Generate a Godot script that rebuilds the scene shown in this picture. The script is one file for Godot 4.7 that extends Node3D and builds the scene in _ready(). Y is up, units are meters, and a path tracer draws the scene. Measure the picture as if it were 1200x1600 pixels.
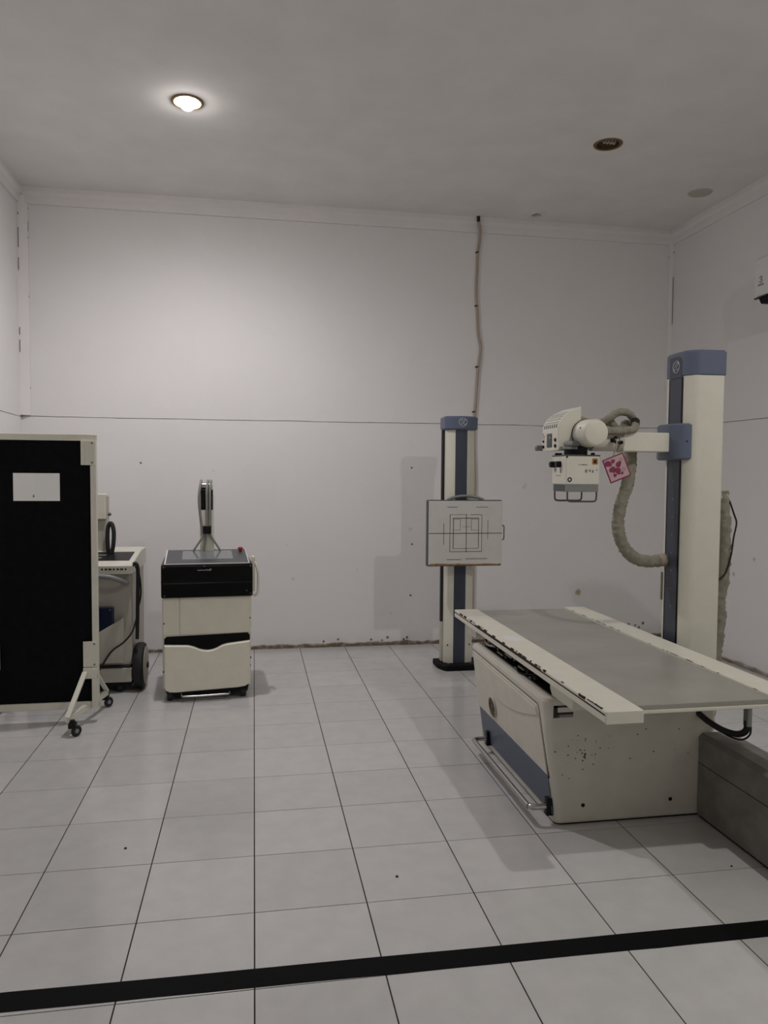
extends Node3D

# ---------------------------------------------------------------- mesh helpers
class MB:
	var st := SurfaceTool.new()
	var x := Transform3D()
	var uvrect := Rect2()
	var uvmode := 0      # 0 none, 1 = xy, 2 = zy

	func _init(frame := Transform3D()) -> void:
		st.begin(Mesh.PRIMITIVE_TRIANGLES)
		x = frame

	func v(p: Vector3, n: Vector3) -> void:
		st.set_normal((x.basis * n).normalized())
		if uvmode == 1:
			st.set_uv(Vector2((p.x - uvrect.position.x) / uvrect.size.x, 1.0 - (p.y - uvrect.position.y) / uvrect.size.y))
		elif uvmode == 2:
			st.set_uv(Vector2((p.z - uvrect.position.x) / uvrect.size.x, 1.0 - (p.y - uvrect.position.y) / uvrect.size.y))
		st.add_vertex(x * p)

	func tri(a: Vector3, b: Vector3, c: Vector3, na: Vector3, nb: Vector3, nc: Vector3) -> void:
		var f := (b - a).cross(c - a)
		if f.length_squared() < 1e-16:
			return
		if f.dot(na + nb + nc) > 0.0:
			v(a, na); v(c, nc); v(b, nb)
		else:
			v(a, na); v(b, nb); v(c, nc)

	func quad(a: Vector3, b: Vector3, c: Vector3, d: Vector3, na: Vector3, nb: Vector3, nc: Vector3, nd: Vector3) -> void:
		tri(a, b, c, na, nb, nc)
		tri(a, c, d, na, nc, nd)

	# rounded box by centre and size
	func box(c: Vector3, s: Vector3, r := 0.004, n := 1) -> MB:
		var h := s * 0.5
		r = minf(r, minf(h.x, minf(h.y, h.z)) * 0.98)
		if r <= 0.0002:
			for ax in 3:
				for sg: float in [-1.0, 1.0]:
					var nn := Vector3(); nn[ax] = sg
					var b := (ax + 1) % 3
					var d := (ax + 2) % 3
					var q: Array[Vector3] = []
					for k in [[-1, -1], [1, -1], [1, 1], [-1, 1]]:
						var p := Vector3(); p[ax] = sg * h[ax]; p[b] = k[0] * h[b]; p[d] = k[1] * h[d]
						q.append(c + p)
					quad(q[0], q[1], q[2], q[3], nn, nn, nn, nn)
			return self
		var co: Array = []
		for ax in 3:
			var l: Array[float] = []
			for k in range(n, -1, -1):
				l.append(-(h[ax] - r) - r * tan(PI / 4.0 * k / n))
			for k in range(0, n + 1):
				l.append((h[ax] - r) + r * tan(PI / 4.0 * k / n))
			co.append(l)
		for ax in 3:
			var b := (ax + 1) % 3
			var d := (ax + 2) % 3
			for sg: float in [-1.0, 1.0]:
				var m: int = co[b].size()
				var pts: Array = []
				for i in m:
					for j in m:
						var p := Vector3(); p[ax] = sg * h[ax]; p[b] = co[b][i]; p[d] = co[d][j]
						var inner := Vector3(clampf(p.x, -(h.x - r), h.x - r), clampf(p.y, -(h.y - r), h.y - r), clampf(p.z, -(h.z - r), h.z - r))
						var nn := (p - inner).normalized()
						pts.append([c + inner + nn * r, nn])
				for i in m - 1:
					for j in m - 1:
						var A = pts[i * m + j]; var B = pts[(i + 1) * m + j]; var C = pts[(i + 1) * m + j + 1]; var D = pts[i * m + j + 1]
						quad(A[0], B[0], C[0], D[0], A[1], B[1], C[1], D[1])
		return self

	# box given by corners
	func bx(a: Vector3, b: Vector3, r := 0.004, n := 1) -> MB:
		return box((a + b) * 0.5, (b - a).abs(), r, n)

	func mp(ax: String, u: float, w: float, t: float) -> Vector3:
		if ax == "z": return Vector3(u, w, t)
		if ax == "x": return Vector3(t, w, u)
		return Vector3(u, t, w)

	# polygon extruded along an axis: "z" poly = (x,y); "x" poly = (z,y); "y" poly = (x,z)
	func ext(poly: PackedVector2Array, ax: String, t0: float, t1: float, bev := 0.0, smooth_deg := 38.0) -> MB:
		var n := poly.size()
		var area := 0.0
		for i in n:
			area += poly[i].cross(poly[(i + 1) % n])
		if area < 0.0:
			poly = poly.duplicate(); poly.reverse()
		var en: Array[Vector2] = []
		for i in n:
			var e := (poly[(i + 1) % n] - poly[i]).normalized()
			en.append(Vector2(e.y, -e.x))
		var cs := cos(deg_to_rad(smooth_deg))
		var na: Array[Vector2] = []   # normal at start vertex of edge i
		var nb: Array[Vector2] = []   # normal at end vertex of edge i
		var ins := PackedVector2Array()
		for i in n:
			var pr: Vector2 = en[(i + n - 1) % n]
			var nx: Vector2 = en[(i + 1) % n]
			na.append((pr + en[i]).normalized() if pr.dot(en[i]) > cs else en[i])
			nb.append((nx + en[i]).normalized() if nx.dot(en[i]) > cs else en[i])
			var k := 1.0 + pr.dot(en[i])
			ins.append(poly[i] - (pr + en[i]) / maxf(k, 0.35) * bev)
		var lv: Array = [[poly, t0, -1.0], [poly, t1, 1.0]]
		var s := signf(t1 - t0)
		var body0 := t0 + s * bev
		var body1 := t1 - s * bev
		var nax := mp(ax, 0, 0, s)
		for i in n:
			var j := (i + 1) % n
			var A := mp(ax, na[i].x, na[i].y, 0); var B := mp(ax, nb[i].x, nb[i].y, 0)
			quad(mp(ax, poly[i].x, poly[i].y, body0), mp(ax, poly[j].x, poly[j].y, body0), mp(ax, poly[j].x, poly[j].y, body1), mp(ax, poly[i].x, poly[i].y, body1), A, B, B, A)
			if bev > 0.0:
				var A1 := (A + nax).normalized(); var B1 := (B + nax).normalized()
				var A0 := (A - nax).normalized(); var B0 := (B - nax).normalized()
				quad(mp(ax, poly[i].x, poly[i].y, body1), mp(ax, poly[j].x, poly[j].y, body1), mp(ax, ins[j].x, ins[j].y, t1), mp(ax, ins[i].x, ins[i].y, t1), A1, B1, B1, A1)
				quad(mp(ax, poly[i].x, poly[i].y, body0), mp(ax, poly[j].x, poly[j].y, body0), mp(ax, ins[j].x, ins[j].y, t0), mp(ax, ins[i].x, ins[i].y, t0), A0, B0, B0, A0)
		var cap := ins if bev > 0.0 else poly
		var idx := Geometry2D.triangulate_polygon(cap)
		for k in range(0, idx.size(), 3):
			var a := cap[idx[k]]; var b := cap[idx[k + 1]]; var c := cap[idx[k + 2]]
			tri(mp(ax, a.x, a.y, t1), mp(ax, b.x, b.y, t1), mp(ax, c.x, c.y, t1), nax, nax, nax)
			tri(mp(ax, a.x, a.y, t0), mp(ax, b.x, b.y, t0), mp(ax, c.x, c.y, t0), -nax, -nax, -nax)
		return self

	# stacked rounded rectangles: levels = [[y, x0, x1, z0, z1, r], ...]
	func loft(levels: Array, seg := 5) -> MB:
		var rings: Array = []
		for L in levels:
			var pts: Array[Vector3] = []
			var ns: Array[Vector3] = []
			var r: float = L[5]
			var cs := [[L[2] - r, L[4] - r, 0.0], [L[1] + r, L[4] - r, PI / 2], [L[1] + r, L[3] + r, PI], [L[2] - r, L[3] + r, PI * 1.5]]
			for c in cs:
				for k in seg + 1:
					var a: float = c[2] + PI / 2 * k / seg
					ns.append(Vector3(cos(a), 0, sin(a)))
					pts.append(Vector3(c[0] + r * cos(a), L[0], c[1] + r * sin(a)))
			rings.append([pts, ns])
		var n: int = rings[0][0].size()
		for q in rings.size() - 1:
			var P = rings[q]; var Q = rings[q + 1]
			for i in n:
				var j := (i + 1) % n
				var nr: Array[Vector3] = []
				for k in [i, j]:
					var dv: Vector3 = Q[0][k] - P[0][k]
					var nn: Vector3 = P[1][k]
					var off := dv.dot(nn)
					nr.append(Vector3(nn.x * absf(dv.y), -off * signf(dv.y), nn.z * absf(dv.y)).normalized() if absf(dv.y) > 1e-6 else Vector3(0, -signf(off), 0))
				quad(P[0][i], P[0][j], Q[0][j], Q[0][i], nr[0], nr[1], nr[1], nr[0])
		for e in [[rings[0][0], Vector3.DOWN], [rings[-1][0], Vector3.UP]]:
			var pts: Array = e[0]
			for i in range(1, n - 1):
				tri(pts[0], pts[i], pts[i + 1], e[1], e[1], e[1])
		return self

	func lathe(prof: PackedVector2Array, at: Vector3, axis: Vector3, seg := 20, smooth_deg := 40.0) -> MB:
		axis = axis.normalized()
		var u := axis.cross(Vector3.RIGHT if absf(axis.x) < 0.8 else Vector3.UP).normalized()
		var w := axis.cross(u)
		var m := prof.size() - 1
		var en: Array[Vector2] = []
		for i in m:
			var e := (prof[i + 1] - prof[i]).normalized()
			en.append(Vector2(e.y, -e.x))
		# outward: keep sign such that most normals point away from the axis
		var cs := cos(deg_to_rad(smooth_deg))
		for i in m:
			var na: Vector2 = en[i]
			var nb: Vector2 = en[i]
			if i > 0 and en[i - 1].dot(en[i]) > cs: na = (en[i - 1] + en[i]).normalized()
			if i < m - 1 and en[i + 1].dot(en[i]) > cs: nb = (en[i + 1] + en[i]).normalized()
			for k in seg:
				var d0 := u * cos(TAU * k / seg) + w * sin(TAU * k / seg)
				var d1 := u * cos(TAU * (k + 1) / seg) + w * sin(TAU * (k + 1) / seg)
				var a := prof[i]; var b := prof[i + 1]
				quad(at + d0 * a.x + axis * a.y, at + d1 * a.x + axis * a.y, at + d1 * b.x + axis * b.y, at + d0 * b.x + axis * b.y,
					d0 * na.x + axis * na.y, d1 * na.x + axis * na.y, d1 * nb.x + axis * nb.y, d0 * nb.x + axis * nb.y)
		return self

	# solid cylinder between two points with chamfered ends
	func cyl(a: Vector3, b: Vector3, r: float, seg := 16, bev := 0.002) -> MB:
		var l := (b - a).length()
		bev = minf(bev, minf(r, l) * 0.45)
		return lathe(PackedVector2Array([Vector2(0, 0), Vector2(r - bev, 0), Vector2(r, bev), Vector2(r, l - bev), Vector2(r - bev, l), Vector2(0, l)]), a, b - a, seg)

	func torus(at: Vector3, axis: Vector3, R: float, r: float, seg := 28, sub := 8) -> MB:
		var prof := PackedVector2Array()
		for k in sub + 1:
			var t := -TAU * k / sub
			prof.append(Vector2(R - r * cos(t), r * sin(t)))
		return lathe(prof, at, axis, seg, 80.0)

	static func curve(pts: Array, n := 6) -> PackedVector3Array:
		var o := PackedVector3Array()
		for i in pts.size() - 1:
			var p0: Vector3 = pts[maxi(i - 1, 0)]; var p1: Vector3 = pts[i]; var p2: Vector3 = pts[i + 1]; var p3: Vector3 = pts[mini(i + 2, pts.size() - 1)]
			for k in n:
				o.append(p1.cubic_interpolate(p2, p0, p3, float(k) / n))
		o.append(pts[-1])
		return o

	func tube(pts: PackedVector3Array, r: float, seg := 10, wob := 0.0, noise: FastNoiseLite = null, flat := 1.0) -> MB:
		var n := pts.size()
		var t0 := (pts[1] - pts[0]).normalized()
		var u := t0.cross(Vector3.UP if absf(t0.y) < 0.9 else Vector3.RIGHT).normalized()
		var rings: Array = []
		for i in n:
			var t := (pts[mini(i + 1, n - 1)] - pts[maxi(i - 1, 0)]).normalized()
			u = (u - t * u.dot(t)).normalized()
			var w := t.cross(u)
			var ring: Array[Vector3] = []
			for k in seg:
				var a := TAU * k / seg
				var rr := r
				if wob > 0.0 and noise:
					rr *= 1.0 + wob * noise.get_noise_3d(cos(a) * 1.2 + pts[i].x * 40.0, sin(a) * 1.2 + pts[i].y * 40.0, pts[i].z * 40.0 + i * 0.7)
				ring.append(pts[i] + (u * cos(a) + w * sin(a) * flat) * rr)
			rings.append(ring)
		var ns: Array = []
		for i in n:
			var nr: Array[Vector3] = []
			for k in seg:
				var du: Vector3 = rings[i][(k + 1) % seg] - rings[i][(k + seg - 1) % seg]
				var dv: Vector3 = rings[mini(i + 1, n - 1)][k] - rings[maxi(i - 1, 0)][k]
				var nn := du.cross(dv).normalized()
				if nn.dot(rings[i][k] - pts[i]) < 0.0: nn = -nn
				nr.append(nn)
			ns.append(nr)
		for i in n - 1:
			for k in seg:
				var j := (k + 1) % seg
				quad(rings[i][k], rings[i][j], rings[i + 1][j], rings[i + 1][k], ns[i][k], ns[i][j], ns[i + 1][j], ns[i + 1][k])
		for e in [[0, -1.0], [n - 1, 1.0]]:
			var i: int = e[0]
			var nn := (pts[mini(i + 1, n - 1)] - pts[maxi(i - 1, 0)]).normalized() * float(e[1])
			for k in seg:
				tri(pts[i], rings[i][k], rings[i][(k + 1) % seg], nn, nn, nn)
		return self

	func mesh() -> ArrayMesh:
		return st.commit()


var used := {}
var M := {}
var rng := RandomNumberGenerator.new()

func numbered(n: String) -> String:
	if not used.has(n):
		used[n] = 0
		return n
	used[n] += 1
	return "%s_%03d" % [n, used[n]]

func tag(o: Node3D, label: String, category: String, group := "") -> Node3D:
	o.set_meta("label", label); o.set_meta("category", category)
	if group: o.set_meta("group", group)
	return o

func thing(called: String, label: String, category: String, at := Vector3.ZERO, turn := 0.0, group := "") -> Node3D:
	var o := Node3D.new()
	o.name = numbered(called)
	add_child(o)
	o.position = at; o.rotation.y = turn
	return tag(o, label, category, group)

# a builder that takes world coordinates and writes them in the thing's own frame
var fit := Transform3D()
func inw(o: Node3D) -> MB:
	return MB.new(o.transform.affine_inverse() * fit)

func part(called: String, mb: MB, m: Material, parent: Node3D, label := "", stuff := false) -> MeshInstance3D:
	var o := MeshInstance3D.new()
	o.name = called if parent != self else numbered(called)
	o.mesh = mb.mesh()
	o.material_override = m
	parent.add_child(o, true)
	if label: o.set_meta("label", label)
	if stuff: o.set_meta("kind", "stuff")
	return o

func struct(called: String, mb: MB, m: Material) -> MeshInstance3D:
	var o := part(called, mb, m, self)
	o.set_meta("kind", "structure")
	return o

# ---------------------------------------------------------------- materials
func noise_tex(size: int, freq: float, lo: float, hi: float, sd: int, octaves := 4) -> ImageTexture:
	var fn := FastNoiseLite.new()
	fn.seed = sd; fn.frequency = freq; fn.fractal_octaves = octaves; fn.noise_type = FastNoiseLite.TYPE_SIMPLEX_SMOOTH
	var im := fn.get_seamless_image(size, size)
	im.convert(Image.FORMAT_L8)
	var d := im.get_data()
	for i in d.size():
		d[i] = int(255.0 * (lo + (hi - lo) * d[i] / 255.0))
	return ImageTexture.create_from_image(Image.create_from_data(size, size, false, Image.FORMAT_L8, d))

func mk(c: Color, rough := 0.5, metal := 0.0, spec := 0.5) -> StandardMaterial3D:
	var m := StandardMaterial3D.new()
	m.albedo_color = c; m.roughness = rough; m.metallic = metal; m.metallic_specular = spec
	return m

func tri_tex(m: StandardMaterial3D, t: Texture2D, scale: float, world := false) -> StandardMaterial3D:
	m.albedo_texture = t
	m.uv1_triplanar = true; m.uv1_world_triplanar = world
	m.uv1_scale = Vector3.ONE * scale
	return m

func bump(m: StandardMaterial3D, t: Texture2D, amount: float) -> StandardMaterial3D:
	m.heightmap_enabled = true; m.heightmap_texture = t; m.heightmap_scale = amount
	return m

func wall_tex(w: int, h: int, metres: Vector2, sd: int, marks: Array, grime := 1.0) -> ImageTexture:
	var fn := FastNoiseLite.new(); fn.seed = sd; fn.frequency = 0.006; fn.fractal_octaves = 4
	var fg := FastNoiseLite.new(); fg.seed = sd + 7; fg.frequency = 0.03; fg.fractal_octaves = 3
	var im := Image.create(w, h, false, Image.FORMAT_RGB8)
	var a := fn.get_image(w, h); a.convert(Image.FORMAT_L8)
	var A := a.get_data()
	var D := PackedByteArray(); D.resize(w * h * 3)
	for y in h:
		for x in w:
			var i := y * w + x
			var s := 0.985 + 0.015 * A[i] / 255.0
			D[i * 3] = int(236 * s); D[i * 3 + 1] = int(234 * s); D[i * 3 + 2] = int(232 * s)
	# dirt that has crept up from the floor
	var pm := h / metres.y
	var band := int(0.16 * pm)
	for y in range(h - band, h):
		for x in w:
			var up := (h - y) / pm
			var edge := 0.034 + 0.018 * fg.get_noise_2d(x * 0.7, 3.0)
			var k := smoothstep(edge + 0.012, edge - 0.008, up) * (0.72 + 0.5 * fg.get_noise_2d(x * 2.0, y * 4.0))
			k += 0.10 * smoothstep(0.16, 0.02, up) * (0.6 + 0.8 * fg.get_noise_2d(x * 0.5, y))
			k = clampf(k * grime, 0.0, 0.85)
			var i := (y * w + x) * 3
			D[i] = int(lerpf(D[i], 96, k)); D[i + 1] = int(lerpf(D[i + 1], 80, k)); D[i + 2] = int(lerpf(D[i + 2], 62, k))
	im = Image.create_from_data(w, h, false, Image.FORMAT_RGB8, D)
	for m in marks:      # [u metres, v metres, radius metres, colour, strength]
		var cx := int(m[0] * pm); var cy := int(h - m[1] * pm); var r := maxf(m[2] * pm, 0.8)
		var R := int(ceil(r * 1.6)) + 1
		for y in range(maxi(cy - R, 0), mini(cy + R + 1, h)):
			for x in range(maxi(cx - R, 0), mini(cx + R + 1, w)):
				var d := Vector2(x - cx, y - cy).length() / r * (1.0 + 0.35 * fg.get_noise_2d(x * 9.0, y * 9.0))
				var k: float = smoothstep(1.3, 0.6, d) * m[4]
				if k > 0.0:
					im.set_pixel(x, y, im.get_pixel(x, y).lerp(m[3], k))
	return ImageTexture.create_from_image(im)

func make_materials() -> void:
	var mott := noise_tex(256, 0.012, 0.97, 1.0, 11)
	var fine := noise_tex(256, 0.06, 0.0, 1.0, 12)
	var veins := noise_tex(256, 0.02, 0.0, 1.0, 14)
	M.ceiling = bump(tri_tex(mk(Color8(238, 236, 232), 0.9), noise_tex(512, 0.008, 0.965, 1.0, 5), 0.5, true), fine, 0.05)
	M.trim = tri_tex(mk(Color8(238, 234, 232), 0.7), mott, 0.8, true)
	M.grout = tri_tex(mk(Color8(70, 60, 50), 0.9), noise_tex(128, 0.04, 0.7, 1.0, 21), 2.0, true)
	var tilet := noise_tex(512, 0.015, 0.955, 1.0, 9)
	M.tiles = []
	for c in [Color8(207, 206, 204), Color8(204, 203, 201), Color8(210, 209, 207)]:
		M.tiles.append(tri_tex(mk(c, 0.16, 0.0, 0.5), tilet, 0.9, true))
	M.cream_bright = tri_tex(mk(Color8(236, 232, 214), 0.42), mott, 2.0)
	M.cream = tri_tex(mk(Color8(226, 223, 208), 0.42), mott, 2.0)
	M.cream_dirty = tri_tex(mk(Color8(220, 216, 203), 0.5), noise_tex(256, 0.02, 0.95, 1.0, 31), 1.2)
	M.cream_old = tri_tex(mk(Color8(190, 186, 173), 0.5), mott, 2.0)
	M.grey_panel = tri_tex(mk(Color8(216, 214, 208), 0.4), mott, 2.0)
	M.blue = tri_tex(mk(Color8(98, 107, 127), 0.42), mott, 3.0)
	M.navy = tri_tex(mk(Color8(62, 68, 82), 0.38), mott, 3.0)
	M.skirt = tri_tex(mk(Color8(88, 97, 116), 0.4), mott, 3.0)
	M.black = tri_tex(mk(Color8(18, 18, 20), 0.4, 0.0, 0.35), mott, 3.0)
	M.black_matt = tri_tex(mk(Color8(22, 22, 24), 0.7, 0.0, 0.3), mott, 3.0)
	M.felt = bump(tri_tex(mk(Color8(17, 16, 18), 0.8, 0.0, 0.25), noise_tex(256, 0.02, 0.75, 1.0, 41), 3.0), fine, 0.02)
	M.gloss_black = mk(Color8(6, 6, 7), 0.25, 0.0, 0.28)
	M.dark_grey = tri_tex(mk(Color8(70, 73, 76), 0.4), mott, 3.0)
	M.grey = tri_tex(mk(Color8(136, 138, 136), 0.45), mott, 3.0)
	M.steel = mk(Color8(190, 188, 184), 0.25, 1.0)
	M.dull_steel = mk(Color8(128, 126, 122), 0.4, 0.9)
	M.rubber = mk(Color8(26, 26, 27), 0.65)
	M.screen = mk(Color8(120, 124, 128), 0.12)
	M.laminate = tri_tex(mk(Color8(163, 161, 152), 0.33), noise_tex(256, 0.01, 0.92, 1.0, 51), 1.2)
	M.sleeve = bump(tri_tex(mk(Color8(160, 154, 138), 0.85), noise_tex(256, 0.02, 0.8, 1.0, 61), 3.5), veins, 0.2)
	M.hose_grey = mk(Color8(142, 142, 134), 0.5)
	M.rust = tri_tex(mk(Color8(62, 40, 26), 0.85), noise_tex(128, 0.05, 0.6, 1.0, 71), 8.0)
	M.tan = tri_tex(mk(Color8(176, 136, 84), 0.6), noise_tex(128, 0.03, 0.6, 1.0, 72), 6.0)
	M.white = mk(Color8(226, 226, 224), 0.45)
	M.paper = mk(Color8(250, 250, 247), 0.75)
	M.emblem = mk(Color8(112, 102, 88), 0.5, 0.3)
	M.print = mk(Color8(40, 40, 42), 0.6)
	M.print_light = mk(Color8(196, 198, 204), 0.4, 0.3)
	M.red = mk(Color8(150, 26, 34), 0.35)
	M.orange = mk(Color8(176, 112, 34), 0.5)
	M.plinth = tri_tex(mk(Color8(136, 132, 126), 0.55), noise_tex(256, 0.02, 0.85, 1.0, 81), 1.5)
	M.tape = bump(mk(Color8(10, 10, 11), 0.75, 0.0, 0.25), fine, 0.01)
	M.conduit = tri_tex(mk(Color8(176, 160, 144), 0.55), mott, 5.0)
	M.brass = tri_tex(mk(Color8(120, 92, 60), 0.45, 0.4), mott, 6.0)
	M.can = mk(Color8(120, 108, 92), 0.35, 0.5)
	M.tag_cloth = tri_tex(mk(Color8(206, 172, 178), 0.8), mott, 4.0)
	M.tag_rim = mk(Color8(138, 52, 84), 0.7)
	M.navy_case = mk(Color8(26, 32, 56), 0.3)
	M.bulb_off = mk(Color8(210, 206, 196), 0.3)
	var b := mk(Color8(255, 252, 248), 0.4)
	b.emission_enabled = true; b.emission = Color(1.0, 0.97, 0.95); b.emission_energy_multiplier = 6.0
	M.bulb = b

# a round raised badge: ring and two looping strokes
func badge(parent: Node3D, o: Node3D, c: Vector3, right: Vector3, up: Vector3, r: float, m: Material, called := "badge") -> void:
	var mb := inw(o)
	var nrm := right.cross(up).normalized()
	mb.torus(c, nrm, r * 0.93, r * 0.07, 24, 6)
	for s in [[[0.20, 0.42], [-0.05, 0.62], [-0.30, 0.48], [-0.20, 0.22], [0.02, 0.20], [-0.28, 0.10], [-0.50, -0.18], [-0.38, -0.5], [-0.10, -0.42], [0.02, -0.10], [-0.12, 0.02]],
			[[0.18, 0.12], [0.42, 0.30], [0.50, 0.52], [0.30, 0.56], [0.18, 0.34], [0.36, 0.06], [0.20, -0.02], [0.10, -0.30], [0.28, -0.52], [0.54, -0.34]],
			[[-0.62, 0.36], [-0.44, 0.66]], [[0.62, 0.36], [0.44, 0.70]], [[-0.60, -0.40], [-0.40, -0.66]], [[0.64, -0.30], [0.42, -0.66]]]:
		var pts: Array = []
		for p in s:
			pts.append(c + right * (p[0] * r) + up * (p[1] * r) + nrm * 0.0006)
		mb.tube(MB.curve(pts, 4), r * 0.05, 5)
	part(called, mb, m, parent)

func smooth2(pts: Array, n := 5) -> PackedVector2Array:
	var o := PackedVector2Array()
	for i in pts.size() - 1:
		var p0: Vector2 = pts[maxi(i - 1, 0)]; var p1: Vector2 = pts[i]; var p2: Vector2 = pts[i + 1]; var p3: Vector2 = pts[mini(i + 2, pts.size() - 1)]
		for k in n:
			o.append(p1.cubic_interpolate(p2, p0, p3, float(k) / n))
	o.append(pts[-1])
	return o

# ---------------------------------------------------------------- the room
const X0 := -1.885
const X1 := 3.90
const ZB := -2.43
const ZF := 5.6
const CEIL := 3.85
const LAMPS := [Vector3(-0.405, CEIL, -0.727), Vector3(2.42, CEIL, 3.0)]

func _ready() -> void:
	rng.seed = 7
	# camera
	var cam := Camera3D.new()
	cam.name = "camera"
	cam.position = Vector3(-0.0002, 1.5414, 4.2136)
	cam.rotation = Vector3(-0.04922, -0.17134, 0.00727)
	cam.fov = rad_to_deg(2.0 * atan(800.0 / 1175.85))
	cam.near = 0.05
	add_child(cam)
	cam.current = true
	# environment
	var env := Environment.new()
	env.background_mode = Environment.BG_COLOR
	env.background_color = Color(0.02, 0.02, 0.025)
	env.tonemap_mode = Environment.TONE_MAPPER_LINEAR
	env.tonemap_exposure = 1.87
	env.sdfgi_enabled = true; env.ssao_enabled = true; env.ssil_enabled = true
	var we := WorldEnvironment.new()
	we.name = "environment"
	we.environment = env
	add_child(we)
	make_materials()
	# lamps: each bulb and its light
	lit_downlight(LAMPS[0], "round recessed ceiling lamp, glowing white, the only one lit in view", Vector2(0.33, 1.6), Color(1.0, 0.98, 0.998))
	lit_downlight(LAMPS[1], "round recessed ceiling lamp, lit, over the near right of the room", Vector2(1.34, 0.12), Color(1.0, 0.995, 0.98))
	build_room()
	build_table()
	build_tube_stand()
	build_chest_stand()
	build_generator()
	build_old_unit()
	build_lead_screen()
	build_plinth()
	build_small()

func lit_downlight(at: Vector3, label: String, energy: Vector2, c: Color) -> void:
	var t := thing("ceiling_downlight", label, "lamp", at)
	downlight_shell(t)
	part("bulb", inw(t).lathe(PackedVector2Array([Vector2(0, -0.05), Vector2(0.03, -0.044), Vector2(0.054, -0.02), Vector2(0.06, 0.006), Vector2(0.047, 0.034), Vector2(0.028, 0.06), Vector2(0.02, 0.075), Vector2(0, 0.075)]), at, Vector3.UP, 20), M.bulb, t, "glowing white bulb")
	# the bare bulb, and what its reflector throws down
	var l := OmniLight3D.new()
	l.omni_range = 14.0; l.omni_attenuation = 2.0
	var d := SpotLight3D.new()
	d.rotation = Vector3(-PI / 2, 0, 0)
	d.spot_angle = 88.0; d.spot_angle_attenuation = 1.0
	d.spot_range = 14.0; d.spot_attenuation = 2.0
	for q: Light3D in [l, d]:
		q.name = "lamp_light"
		q.position = at + Vector3(0, 0.014, 0)
		q.light_color = c
		q.light_energy = energy.x if q == l else energy.y
		q.light_size = 0.04
		q.shadow_enabled = true
		add_child(q, true)

func downlight_shell(t: Node3D, rim: Material = null) -> void:
	var at := t.position
	part("rim", inw(t).lathe(PackedVector2Array([Vector2(0.078, 0.02), Vector2(0.078, -0.004), Vector2(0.084, -0.008), Vector2(0.096, -0.006), Vector2(0.1, 0.0), Vector2(0.1, 0.004)]), at, Vector3.UP, 28), rim if rim else M.brass, t)
	part("can", inw(t).lathe(PackedVector2Array([Vector2(0.079, 0.018), Vector2(0.074, 0.05), Vector2(0.055, 0.082), Vector2(0, 0.085)]), at, Vector3.UP, 24), M.can, t)

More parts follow.
